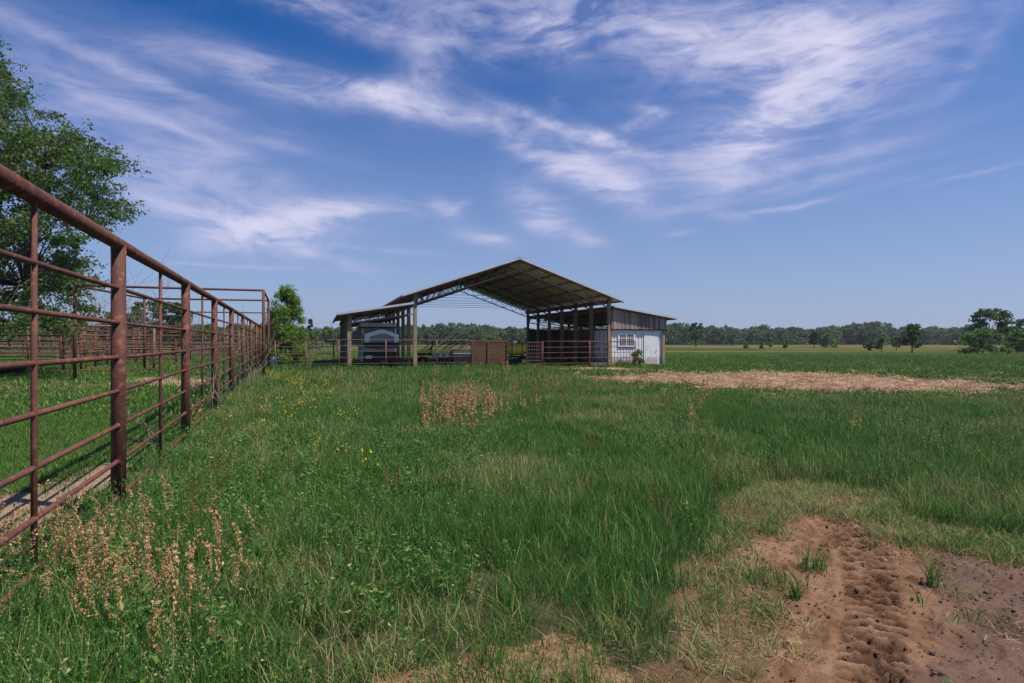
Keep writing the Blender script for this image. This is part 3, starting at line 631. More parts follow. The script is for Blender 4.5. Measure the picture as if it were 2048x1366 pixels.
# welds and mottled paint come from the material; overhead frame over the alley beside the fence
fr = thing('overhead_pipe_frame', 'high oxide red pipe frame over the alley beyond the near fence', 'pipe frame', (0, 0, 0))
A1, A2 = P(527, 581, 24.9), P(537, 601, 31.0); A3 = P(551, 626, 44.9); B1 = P(150, 571, 23.2); B2 = P(289, 597, 29.4); B3 = P(380, 624, 43.5)
for q in (A1, A2, A3, B2, B3, B1): MB().tube([(q.x, q.y, -.2), tuple(q)], .062, 12).build('post', 'pipe', fr, True)
for q1, q2 in ((B1, A1), (B2, A2), (B3, A3), (A1, A2), (B1, B2)): MB().tube([q1, q2], .048, 10).build('crossbar', 'pipe', fr, True)
MB().tube([(B2.x+.35, B2.y, .35), (B2.x+.35, B2.y, 1.95)], .04, 8).build('gate_stop', 'pipe', fr)

def bf(u, v): q = barn_world(u, v); return (q.x, q.y)
fence('pipe_fence', 'low five rail rust red pipe fence in front of the white container', bf(7.46, -.9), bf(13.74, -.9), [0, 3.10, 6.28], [1.26, .93, .60, .28], 1.60, 'pipe', .042, .019, .03)
fence('pipe_fence', 'low rust red pipe fence in front of the tent camper and rake', bf(-6.6, -1.2), bf(3.0, -1.2), [2.4, 4.84, 7.62, 9.6], [1.36, 1.07, .76, .42], 1.68, 'pipe_dark', .034, .014, .022)
fence('pipe_fence', 'second low pipe fence a little behind the one left of the camper', bf(-7.6, 1.6), bf(-4.3, 1.6), [.1, 1.7, 3.2], [1.30, .9, .5], 1.60, 'pipe_dark', .04, .022, .03)
pn = thing('board_panel', 'solid brown board panel with rusty top rail fixed between the low fences', 'panel', barn_world(3.02, -1.25), BA)
pl = MB(); z = .12; k = 0
while z < 1.56: pl.box(random.uniform(-.02,.05), 2.07+random.uniform(-.03,.03), -.02-.006*(k % 2), .02, z, z+.135); z += .145; k += 1
pl.build('planks', 'plank', pn)
MB().box(-.04, 2.14, -.045, .03, 1.575, 1.66).build('top_rail', 'rust', pn)
for x in (.0, .93, 2.1): MB().box(x-.035, x+.035, -.085, -.03, 0, 1.55).build('batten', 'timber_dark', pn)
MB().beam((-.02,.1,1.48),(-.75,.1,1.22),.10,.12).build('brace', 'rust', pn)
wp = thing('wire_gate', 'narrow pale wire mesh gate between board panel fence line and container fence', 'gate', barn_world(6.45, -.9), BA)
MB().tube([(0,0,.0),(0,0,1.58)], .03, 8).tube([(.94,0,.2),(.94,0,1.55)], .02, 8).tube([(0,0,1.55),(.94,0,1.55)], .022, 8).tube([(0,0,.25),(.94,0,.25)], .022, 8).build('gate_frame', 'rust', wp)
g_ = MB()
for i in range(1, 6): g_.tube([(i*.157,0,.25),(i*.157,0,1.55)], .008, 5)
for i in range(1, 6): g_.tube([(0,0,.25+i*.217),(.94,0,.25+i*.217)], .008, 5)
g_.build('wire_mesh', 'truss', wp)
def weedbush(name, label, x, y, h, rx, seed, n=1500, leaf=.07):
    rg = np.random.default_rng(seed); t = thing(name, label, 'bush', (x, y, 0)); c, rad, V, tone = crown_data(h, rx, .02, 16, n, leaf, rg, 'round', .42, .8)
    trunk_mesh(h, c, .02, rg, lim=14).build('stem', 'bark', t); quads('foliage', V, 'leaf_mid', t, tone)
LATE = [lambda: weedbush('weed_bush', 'leafy weed bush growing at the white container wall left of its door', *bf(14.2, -.45), .95, .42, 5), lambda: weedbush('weed_bush', 'low weeds at the foot of the white container under the barred window', *bf(13.1, -.35), .34, .55, 6, 900, .05)]
# stacked block under the fence corner
bk = MB().box(-.6,.35,-.2,.2,.08,.24).box(-.5,-.2,-.15,.15,-.02,.079).box(0,.3,-.15,.15,-.02,.079).build('concrete_block', 'wire'); bk.location = barn_world(11.5, -.5); tag(bk, 'low grey block beside the lower corner of the container', 'block')

# pens on the left, each run a thing
PEN = [('near pen fence with faded red rails left of the main fence', (-27.5, 25.3), (-18.0, 28.6), 2.36, [1.9, 1.6, 1.24, .88, .2], 'pipe_pink', 3.4),
 ('pen fence one row behind the near pen with tall dark posts', (-34, 32.5), (-21.5, 37.5), 2.62, [2.3, 1.95, 1.6, 1.25, .9, .5], 'pipe', 3.1),
 ('long side run of the pens leading away from the near pen', (-21.6, 27.4), (-33.5, 52), 2.2, [1.8, 1.4, 1.0, .6], 'pipe', 3.6),
 ('middle pen fence crossing behind the second row', (-45, 42), (-24, 50), 2.5, [2.15, 1.8, 1.45, 1.1, .75, .4], 'pipe_dark', 3.6),
 ('rear pen fence crossing in front of the dark oaks', (-60, 52), (-31, 62), 2.6, [2.2, 1.8, 1.45, 1.1, .75, .4], 'pipe_pink', 4.2),
 ('low pen fence seen between the near fence posts', (-29.5, 40.5), (-17.2, 38.6), 1.75, [1.4, 1.05, .7, .35], 'pipe', 3.0),
 ('outermost pen fence closest to the big leafy tree', (-75, 62), (-38, 74), 2.4, [2.0, 1.6, 1.2, .8, .4], 'pipe_dark', 4.6)]
for lb, a, b, zt, zs, m, spc in PEN:
    L = math.hypot(b[0]-a[0], b[1]-a[1]); n = max(2, round(L/spc))
    fence('pen_fence', lb, a, b, [L*i/n for i in range(n+1)], zs, zt, m, .055, .027, .04, group='pipe cattle pens')
for lb, a, b in (('pale stock wire panel fence beyond the pens', (-62, 66), (-33, 73)), ('pale stock wire panel fence under the dark oaks', (-44, 76), (-26, 80))):
    L = math.hypot(b[0]-a[0], b[1]-a[1]); t = thing('panel_fence', lb, 'fence', (*a, 0), math.atan2(b[1]-a[1], b[0]-a[0]), 'wire panel fences')
    g_ = MB(); n = int(L/.42)
    for i in range(n+1): g_.box(i*L/n-.022, i*L/n+.022, -.02, .02, .1, 1.5)
    for z in (.12, .6, 1.05, 1.46): g_.box(0, L, .022, .04, z, z+.035)
    g_.build('wire_panel', 'wire', t)
    for i in range(int(L/4)): MB().tube([(i*4+.5, .1, -.2), (i*4+.5, .1, 1.7)], .05, 8).build('post', 'pipe_dark', t)
tr = thing('rubber_trough', 'round black rubber trough in the pen at the left edge', 'trough', (-23.6, 26.3, 0))
MB().lathe((0,0,0), [(0,.05),(.78,.05),(.80,.0),(.92,.52),(.95,.55),(.90,.56),(.78,.12),(0,.10)], 'z', 32).build('tub', 'rubber', tr, True)
MB().tube([(.95*math.cos(t/16*math.pi), .95*math.sin(t/16*math.pi), .55) for t in range(33)], .025, 8).build('rim', 'black', tr, True)
bb = thing('blue_drum', 'dark blue drum at the foot of the tall fence beside the bright green tree', 'barrel', (*G(544, 736), -.25))
MB().lathe((0,0,0), [(0,0),(.27,0),(.30,.05),(.30,.40),(.315,.42),(.30,.44),(.30,.82),(.26,.88),(0,.88)], 'z', 22).build('drum', 'blue', bb, True)
MB().lathe((.1,0,.88), [(.05,0),(.05,.04),(0,.04)], 'z', 12).build('bung', 'white', bb)
# T posts by the fence foot and dry vine stems
def stem(p0, d, L, r, mb, depth, seed=0):
    p = Vector(p0); d = Vector(d).normalized(); pts = [p.copy()]; n = 7
    for i in range(n):
        d = (d+Vector((random.uniform(-.28,.28), random.uniform(-.28,.28), random.uniform(-.18,.22)))).normalized(); p = p+d*L/n; pts.append(p.copy())
        if depth > 0 and random.random() < .40: stem(p, d+Vector((random.uniform(-1,1), random.uniform(-1,1), random.uniform(-.3,.6))), L*.55, r*.6, mb, depth-1)
    mb.tube(pts, [r*(1-.7*i/n) for i in range(n+1)], 5)
for i, (Y, lb, hh, nn) in enumerate(((7.7, 'single pale dry vine stem twisted round the thin upright', 1.0, 1), (11.9, 'tangle of pale dry vine stems against the third thick fence post', 1.5, 6), (14.8, 'bare vine stems caught on the fence between the third and fourth thick posts', 1.3, 4), (18.5, 'pale dry vine climbing the fence before the fifth thick post', 2.0, 5), (24.0, 'thick mat of dry vine on the far fence posts', 2.3, 7), (30, 'last pale vine near the blue drum', 2.2, 5))):
    x, y = fl(Y); mb = MB()
    for k in range(max(1, nn//2)): stem((x+random.uniform(-.05,.25), y+random.uniform(-.5,.5), .0), (random.uniform(-.5,.6), random.uniform(-.6,.6), 1), hh*random.uniform(.7,1.1), .010 if Y < 9 else .013, mb, 2)
    tag(mb.build('dry_vine', 'bark_pale'), lb, 'dry vine', 'dry vines on the fence')

# ------------------------------------------------------------------ trees
def leafquads(C, size, rg, flat=.35, stretch=1.6):
    n = len(C); nrm = rg.normal(size=(n,3)); nrm[:,2] = nrm[:,2]*.8+flat; nrm /= np.linalg.norm(nrm, axis=1)[:,None]
    t = np.cross(nrm, rg.normal(size=(n,3))); t /= np.linalg.norm(t, axis=1)[:,None]; b = np.cross(nrm, t)
    s = (size*rg.uniform(.6,1.3,n))[:,None]
    return np.stack([C-t*s*.5*stretch, C+b*s*.42, C+t*s*.5*stretch, C-b*s*.42], 1)
def clump_points(cent, rad, n, rg, squash=.55):
    """points gathered in shells around clump centres"""
    idx = rg.integers(0, len(cent), n); d = rg.normal(size=(n,3)); d /= np.linalg.norm(d, axis=1)[:,None]
    r = rg.uniform(0, 1, n)**.78*1.12; P_ = cent[idx]+d*(rad[idx]*r)[:,None]*np.array((1,1,squash)); return P_, idx
def crown_data(h, rx, z0, ncl, nleaf, leaf, rg, shape='round', clr=.26, squash=.65):
    u = rg.uniform(0, 1, ncl); t = rg.uniform(0, 2*np.pi, ncl); zz = z0+(h-z0)*u
    if shape == 'cone': pr = (1-u)**.62*.95+.08
    elif shape == 'dome': pr = np.sqrt(np.clip(1-(u*.98)**2, 0, 1))
    elif shape == 'flat': pr = .55+.45*np.sin(np.pi*np.clip(u*1.1,0,1))
    else: pr = np.sqrt(np.clip(1-(2*u-1)**2, 0.03, 1))*.9+.05
    rr = rx*pr*(.40+.60*rg.uniform(0,1,ncl)**.5); lop = 1+.22*np.sin(t*2+rg.uniform(0,6))+.15*np.sin(t*3+u*7+rg.uniform(0,6))+rg.uniform(-.12,.14,ncl)
    c = np.stack([np.cos(t)*rr*lop, np.sin(t)*rr*lop, zz], 1)
    rad = rx*clr*rg.uniform(.6, 1.35, ncl)
    P_, idx = clump_points(c, rad, nleaf, rg, squash)
    tone = rg.uniform(0,1,ncl)[idx]*.45+rg.uniform(0,1,nleaf)*.55
    return c, rad, leafquads(P_, np.full(nleaf, leaf), rg), tone
def trunk_mesh(h, c, r, rg, zb=.22, n=9, lim=14):
    mb = MB(); top = h*.62; bend = rg.uniform(-.03,.03,2)*h
    pth = [Vector((bend[0]*t*t, bend[1]*t*t, -.2+(top+.2)*t)) for t in np.linspace(0,1,7)]; mb.tube(pth, [r*(1.25 if i == 0 else 1-.12*i) for i in range(7)], n)
    for k in rg.permutation(len(c))[:lim]:
        q = Vector(c[k]); z = min(max(zb*h+rg.uniform(0,.25)*h, .1), q.z*.8); t = z/top; s_ = Vector((bend[0]*t*t, bend[1]*t*t, z))
        mid = s_.lerp(q, .5)+Vector((0,0,-.05*h*rg.uniform(0,1))); mb.tube([s_, s_.lerp(mid,.5)+Vector((0,0,.02*h)), mid, q], [r*.42, r*.32, r*.22, r*.06], 5, False)
    return mb
def tree(name, label, x, y, h, rx, leafm, ncl=60, nleaf=5000, leaf=.25, z0=None, shape='round', seed=1, tr=None, group=None, bark='bark', clr=.26, lim=16, squash=.65):
    rg = np.random.default_rng(seed); z0 = h*.25 if z0 is None else z0
    t = thing(name, label, 'bush' if name.endswith('bush') else 'tree', (x, y, 0), rg.uniform(0,6), group)
    c, rad, V, tone = crown_data(h, rx, z0, ncl, nleaf, leaf, rg, shape, clr, squash)
    trunk_mesh(h, c, tr or h*.028, rg, lim=lim).build('trunk', bark, t, True)
    quads('crown', V, leafm, t, tone); return t

# the big oak at the left edge: hierarchical limbs, sprays of small leaves
def big_tree():
    rg = np.random.default_rng(5); T = Vector((-27.6, 27.5, 0))
    t = thing('oak_tree', 'large spreading oak with airy leafy branches reaching in from the left edge', 'tree', T)
    SIL = [(-420,70),(-150,10),(-45,80),(-10,115),(30,185),(85,225),(120,255),(180,285),(245,335),(205,385),(258,425),(225,470),(170,465),(135,505),(195,560),(185,605),(120,650),(60,655),(-420,650)]
    cent = []
    while len(cent) < 1250:
        px = rg.uniform(-420, 295); py = rg.uniform(-40, 655)
        if not inpoly(np.array([px]), np.array([py]), SIL)[0]: continue
        dep = rg.uniform(-1, 1); edge = max(0, min(1, (px+100)/400)); Y = 27.5+dep*8.0*(1-.65*edge)
        q = P(px, py, Y)
        cent.append((q.x-T.x, q.y-T.y, q.z))
    cent = np.array(cent)
    # limbs: eleven main limbs to spread targets, then twigs from each limb to the nearest sprays
    mains = []; mb = MB()
    mb.tube([(0,0,-.3),(.1,.05,1.2),(.15,.1,3.2),(.3,.2,5.4),(.2,.3,9.0),(-.2,.2,11.5)], [.52,.42,.36,.32,.2,.06], 14)
    targ = [(5.4,-1,9.8),(6.6,.6,7.4),(6.2,1.2,5.2),(5.2,-1.8,3.6),(3.0,.5,11.5),(.6,-2.5,12.5),(-.6,2,13.2),(-3,2,13),(-5,-2,10),(-6,2,6.5),(3,5,9),(2,-6,8),(4,-4,6),(3.5,4.5,4.4),(-3,-5,5),(6.2,-2.5,4.2)]
    for (x, y, z) in targ:
        s_ = Vector((.15+.03*z, .1, max(1.9, min(9.5, z*.42)))); e = Vector((x, y, z)); pts = []
        for i in range(9):
            f = i/8; q = s_.lerp(e, f)+Vector((0, 0, math.sin(f*math.pi)*(.7 if z > 6 else .9)))+Vector((rg.normal()*.12, rg.normal()*.12, rg.normal()*.10))*(f > 0)
            pts.append(q)
        mb.tube(pts, [.12*(1-.88*i/8) for i in range(9)], 7, False); mains.append(pts)
    allp = np.array([[*p] for pts in mains for p in pts[1:]]); leaves = []; tones = []
    for k, c in enumerate(cent):
        d = np.linalg.norm(allp-c, axis=1)+ (allp[:,2] > c[2]+1)*1.0; j = int(d.argmin()); s_ = Vector(allp[j]); e = Vector(c); L = (e-s_).length
        mid = s_.lerp(e, .5)+Vector((rg.normal()*.1, rg.normal()*.1, .10*L)); mb.tube([s_, mid, e], [.035+.008*L*.5, .022, .008], 4, False)
        # spray: drooping twigs, leaves along them
        out = (e-s_).normalized(); nt = 5; tone = rg.uniform(0,1)
        for q in range(nt):
            dd = (out+Vector((rg.normal()*.8, rg.normal()*.8, rg.normal()*.32))).normalized(); l = rg.uniform(.5, 1.25); tip = e+dd*l+Vector((0,0,-.08*l))
            mb.tube([e.lerp(s_, .15*q/nt), tip], [.010, .004], 3, False)
            m = 27; f = rg.uniform(.1,1.05,m)[:,None]; base = np.array(e)[None]*(1-f)+np.array(tip)[None]*f
            leaves.append(base+rg.normal(size=(m,3))*np.array((.13,.13,.085))); tones.append(np.full(m, tone)*.4+rg.uniform(0,1,m)*.6)
    Pn = np.concatenate(leaves); V = leafquads(Pn, np.full(len(Pn), .102), rg, .5, 1.5)
    quads('crown', V, 'leaf_oak', t, np.concatenate(tones)); mb.build('trunk', 'bark', t, True)
big_tree()
# thin bare brush behind the pens
mb = MB()
random.seed(21)
for i in range(26): stem((random.uniform(-2.6,2.6), random.uniform(-1.5,1.5), 0), (random.uniform(-.35,.35), random.uniform(-.2,.2), 1), random.uniform(3,5.6), .022, mb, 3)
t = mb.build('bare_brush', 'bark_pale'); t.location = (P(205, 690, 40).x, 40, 0); tag(t, 'bare grey twiggy brush between the big oak and the dark oaks', 'brush')
# bright green tree in front of the far end of the fence
t = tree('juniper_tree', 'bright green upright tree at the far end of the tall pipe fence', P(571,0,37).x, 37, 5.0, 1.62, 'leaf_bright', 130, 24000, .085, .1, 'cone', 8, .09, clr=.23, squash=.85, lim=30)
tree('leafy_bush', 'shaggy lower growth hugging the right foot of the bright green tree', P(588,0,37.6).x, 37.6, 2.5, .55, 'leaf_mid', 24, 3000, .10, .05, 'round', 13, .04, clr=.4)
for q in LATE: q()
# mid distance trees: (name, px, top y, base y, half width px, depth, leaf, shape, label)
TR = [
 ('oak_tree', 296, 606, 712, 42, 64, 'leaf_dark', 'flat', 'dark oak on the left of the pair behind the pens'),
 ('oak_tree', 346, 607, 712, 48, 62, 'leaf_dark', 'round', 'dark oak on the right of the pair behind the pens'),
 ('oak_tree', 232, 628, 712, 40, 72, 'leaf_dark', 'round', 'dark oak mostly hidden behind the first thick fence post'),
 ('oak_tree', 160, 636, 712, 46, 76, 'leaf_mid', 'round', 'leafy tree low behind the pens under the big oak'),
 ('oak_tree', 80, 640, 712, 50, 74, 'leaf_mid', 'round', 'leafy tree behind the pens next to the frame edge trough'),
 ('thicket_bush', 425, 650, 705, 46, 82, 'leaf_mid', 'dome', 'rounded green thicket behind the third thick fence post'),
 ('thicket_bush', 490, 654, 704, 40, 84, 'leaf_mid', 'dome', 'rounded green thicket at the end of the red fence'),
 ('pine_tree', 621, 640, 700, 12, 120, 'leaf_dark', 'cone', 'dark pine standing just right of the bright green tree'),
 ('thicket_bush', 625, 664, 699, 22, 110, 'leaf_mid', 'dome', 'green thicket below the dark pine'),
 ('oak_tree', 655, 655, 698, 18, 130, 'leaf_mid', 'round', 'tree seen between the dark pine and the camper lean-to'),
 ('oak_tree', 1025, 654, 691, 20, 215, 'leaf_wood', 'round', 'tree with the highest crown of the wood seen through the barn'),
 ('oak_tree', 985, 668, 691, 20, 210, 'leaf_mid', 'dome', 'paler rounded tree left of the highest crown seen through the barn'),
 ('oak_tree', 1392, 648, 694, 17, 168, 'leaf_dark', 'flat', 'dark lone tree with a knobbly top nearest the container in the field'),
 ('oak_tree', 1467, 666, 691, 14, 205, 'leaf_wood', 'round', 'rounded tree at the wood edge right of the knobbly topped tree'),
 ('field_bush', 1491, 686, 697, 6, 135, 'leaf_mid', 'round', 'small pale bush standing in the yellow field'),
 ('field_bush', 1523, 688, 699.5, 5, 122, 'leaf_dark', 'dome', 'small dark bush next to a pale one in the yellow field'),
 ('sapling_tree', 1540, 675, 699, 7, 125, 'leaf_mid', 'cone', 'thin sapling between two small bushes in the yellow field'),
 ('field_tree', 1570, 678, 700, 10, 115, 'leaf_mid', 'round', 'small round tree on a short trunk in the yellow field'),
 ('field_tree', 1628, 664, 697, 12, 140, 'leaf_brown', 'round', 'brownish thin crowned tree in the yellow field'),
 ('field_tree', 1657, 668, 695.5, 17, 150, 'leaf_mid', 'dome', 'green domed tree beside the brownish one'),
 ('field_tree', 1727, 662, 692, 15, 185, 'leaf_dark', 'round', 'dark tree behind the two small field trees'),
 ('field_tree', 1738, 683, 705, 12, 88, 'leaf_dark', 'round', 'lower of the two small trees left of the big dark field tree'),
 ('field_tree', 1763, 674, 705, 11, 87, 'leaf_mid', 'cone', 'pointed taller one of the two small trees left of the big dark field tree'),
 ('field_tree', 1793, 672, 700, 14, 110, 'leaf_mid', 'round', 'green tree touching the left of the big dark field tree'),
 ('field_tree', 1824, 652, 707, 26, 80, 'leaf_dark', 'round', 'big dark field tree with a tall uneven crown'),
 ('field_tree', 1978, 620, 704, 44, 96, 'leaf_dark', 'flat', 'tallest spreading tree rising over the domed trees at the right'),
 ('field_tree', 1966, 660, 709, 40, 74, 'leaf_mid', 'dome', 'wide domed green tree below the tallest tree at the right'),
 ('field_tree', 2052, 659, 709, 40, 73, 'leaf_mid', 'dome', 'domed green tree cut by the right edge'),
 ('field_tree', 2050, 640, 700, 22, 100, 'leaf_dark', 'flat', 'dark tree top over the domed tree at the right edge'),
]
for i, (nm, px, ty, by, hw, Y, lm, shp, lb) in enumerate(TR):
    h = H0+(683-ty)/F*Y; rx = hw/F*Y; leaf = max(.16, .0030*Y)
    nl = int(min(16000, 7.5*(rx*2*h)/(leaf*leaf))); low = nm.endswith('bush') or shp == 'dome'
    x = (px-1024)/F*Y
    tree(nm, lb, x, Y, h, rx*(.82 if shp != 'flat' else .9), lm, int(40+nl/260), nl, leaf, h*(.02 if low else .22 if shp != 'flat' else .38), shp, 100+i, h*.02 if low else h*.03, clr=.27, squash=.6 if shp != 'flat' else .38)
# dead snag
random.seed(4); mb = MB(); mb.tube([(0,0,0),(.1,0,3),(-.1,0,5.2),(-.9,0,7.2),(-1.5,0,9.0)], [.16,.13,.10,.06,.02], 8)
stem((-.6,0,6.4), (-.9,0,.5), 1.8, .05, mb, 1); stem((0,0,5.2), (.3,0,1), 1.8, .05, mb, 1); stem((-.2,0,5.6), (-1,0,.7), 2, .04, mb, 1)
t = mb.build('dead_tree', 'bark'); t.location = ((673-1024)/F*95, 95, -1.2); t.scale = (.72,)*3; tag(t, 'bare dead tree with one long slanting limb left of the barn', 'tree')

# far wood: one continuous mass round the field
def far_wood():
    rg = np.random.default_rng(77); Vs = []; Ts = []; tk_ = MB()
    protos = []
    for k in range(9):
        h = 1.; c, rad, V, tone = crown_data(1., .46, .04, 30, 1250, .075, np.random.default_rng(300+k), ['round','round','dome','round','flat','cone','round','dome','cone'][k], .30, .7)
        protos.append((V, tone))
    def top_at(px): return 655+3*math.sin(px*.013)+2.5*math.sin(px*.031+1)+1.5*math.sin(px*.09)+(4 if px > 1750 else 0)-(2 if 1650 < px < 1800 else 0)
    for row, (Yb, dn) in enumerate(((262, 5.0), (280, 5.5), (300, 5.5), (330, 5.5), (365, 5.0))):
        x = -360
        while x < 360*1.05:
            Y = Yb+rg.uniform(-9, 9)+18*math.sin(x*.012+row); px = 1024+F*x/Y
            h = (H0+(683-top_at(px))/F*Y)*rg.uniform(.78, 1.10) if row else (H0+(683-top_at(px))/F*Y)*rg.uniform(.55, 1.0)
            V, tone = protos[rg.integers(0, 9)]; a = rg.uniform(0, 6.28); w_ = h*rg.uniform(.85, 1.25)
            Rm = np.array([[math.cos(a), -math.sin(a), 0], [math.sin(a), math.cos(a), 0], [0, 0, 1]])
            q = (V@Rm.T)*np.array((w_, w_, h*1.02))+np.array((x, Y, 0)); Vs.append(q); Ts.append(np.clip(tone*.3+rg.uniform(0, .7), 0, 1))
            if row < 1: tk_.tube([(x, Y, 0), (x, Y, h*.6)], .16, 5)
            x += dn*rg.uniform(.5, 1.3)*(h/10)
    o = quads('woods', np.concatenate(Vs), 'leaf_wood', None, np.concatenate(Ts)); tag(o, 'distant mixed wood closing the field behind everything', 'woodland', None, 'stuff')
    t = tk_.build('trunks', 'bark', o)
    o['kind'] = 'stuff'
far_wood()

# ------------------------------------------------------------------ grass and herbs
def blades(n, rad, h, wdt, lean, rg, seg=3, curl=.5, hv=.45, up=.0):
    """n curved blades in a clump: returns quads (n*seg,4,3), r (tone), with the tip narrowed"""
    a = rg.uniform(0, 2*np.pi, n); rr = rad*np.sqrt(rg.uniform(0,1,n)); bx = np.cos(a)*rr; by = np.sin(a)*rr
    hd = rg.uniform(0, 2*np.pi, n); hh = h*(1-hv*rg.uniform(0,1,n)); ln = lean*rg.uniform(.2,1.3,n)*hh; ww = wdt*rg.uniform(.6,1.3,n)
    fx, fy = np.cos(hd), np.sin(hd); side = rg.uniform(0, 2*np.pi, n); sx, sy = np.cos(side), np.sin(side); out = []; T = np.linspace(0, 1, seg+1)
    cr = []
    for t in T:
        d = ln*(t**1.8); z = hh*(t-curl*.45*t**3*np.clip(ln/hh,0,1)*1.2); wt = ww*(1-t**2.2*.88)*.5
        cx = bx+fx*d; cy = by+fy*d; cr.append((np.stack([cx-sx*wt, cy-sy*wt, z], 1), np.stack([cx+sx*wt, cy+sy*wt, z], 1)))
    for i in range(seg): out.append(np.stack([cr[i][0], cr[i][1], cr[i+1][1], cr[i+1][0]], 1))
    tone = rg.uniform(0, 1, n); return np.concatenate(out), np.tile(tone, seg), (bx+fx*ln, by+fy*ln, hh*(1-curl*.54*np.clip(ln/hh,0,1)))
def M_grass(name, g1, g2, g3, dry, trans=.35):
    m = bpy.data.materials.new(name); m.use_nodes = True; t = NT(m.node_tree); t.n.clear()
    r = t.new('ShaderNodeAttribute', attribute_name='r').outputs['Fac']; oi = t.new('ShaderNodeObjectInfo').outputs['Random']
    dr_ = t.new('ShaderNodeAttribute', attribute_name='dry', attribute_type='INSTANCER').outputs['Fac']
    f = t.math('ADD', t.math('MULTIPLY', r, .65), t.math('MULTIPLY', oi, .35)); c = t.ramp(f, [(0., g1), (.5, g2), (1., g3)])
    # some blades have yellowed
    yd = t.math('MULTIPLY', t.math('GREATER_THAN', t.math('ADD', r, t.math('MULTIPLY', dr_, .9)), 1.0), .85)
    c = t.mix(yd, c, dry); 
    d = t.new('ShaderNodeBsdfPrincipled', {'Base Color': c, 'Roughness': .6, 'Specular IOR Level': .2})
    tr_ = t.new('ShaderNodeBsdfTranslucent', {'Color': c}); mx = t.new('ShaderNodeMixShader', {0: trans, 1: d.outputs[0], 2: tr_.outputs[0]})
    t.new('ShaderNodeOutputMaterial', {0: mx.outputs[0]}); return m
G1 = M_grass('meadow_grass', (.034,.110,.020), (.072,.186,.034), (.160,.285,.054), (.44,.40,.17))
G2 = M_grass('short_grass', (.044,.122,.019), (.084,.192,.031), (.155,.262,.046), (.40,.36,.15))
SEED = M_grass('seed_heads', (.20,.23,.07), (.29,.31,.11), (.39,.38,.16), (.40,.32,.17), .3)
RUSTY = M_grass('dock_heads', (.36,.18,.08), (.52,.31,.14), (.64,.44,.23), (.62,.48,.27), .3)
BROWN = M_grass('sorrel', (.13,.075,.022), (.18,.11,.032), (.24,.16,.045), (.28,.20,.08), .3)
FLOW = M_grass('yellow_petals', (.55,.42,.02), (.65,.52,.03), (.72,.60,.05), (.7,.55,.05), .2)
STRAWM = M_grass('straw_stalks', (.28,.17,.105), (.44,.29,.185), (.56,.40,.265), (.50,.36,.23), .2)
CLOD = M_noise('soil_clod', [(.3, (.10,.055,.035)), (.7, (.24,.13,.085))], 30, .95, 0, bump=.6)
def proto(name, parts, mats):
    """parts: list of (V, tone, mat index) -> one object with several materials, not linked"""
    V = np.concatenate([p[0] for p in parts]); r = np.concatenate([p[1] for p in parts]); mi = np.concatenate([np.full(len(p[0]), p[2]) for p in parts])
    o = quads(name, V, mats[0], None, r, False); [o.data.materials.append(m) for m in mats[1:]]; o.data.polygons.foreach_set('material_index', mi.astype(np.int32)); return o
def strands(n, rad, h, wdt, lean, rg, headlen, headw, curl=.4, droop=.2, per=8):
    """stems with a seed head of small flakes at the top"""
    V, t, (tx, ty, tz) = blades(n, rad, h, wdt, lean, rg, 3, curl, .35); hv = []; ht = []
    for k in range(per):
        f = k/per; c = np.stack([tx+rg.normal(size=n)*headw*.5, ty+rg.normal(size=n)*headw*.5, tz-headlen*f+rg.normal(size=n)*.004], 1)
        hv.append(leafquads(c, np.full(n, headw*1.15), rg, .0, 1.5)); ht.append(rg.uniform(0,1,n))
    return (V, t), (np.concatenate(hv), np.concatenate(ht))
def collection(objs, name):
    c = bpy.data.collections.new(name)
    for o in objs: c.objects.link(o)
    return c
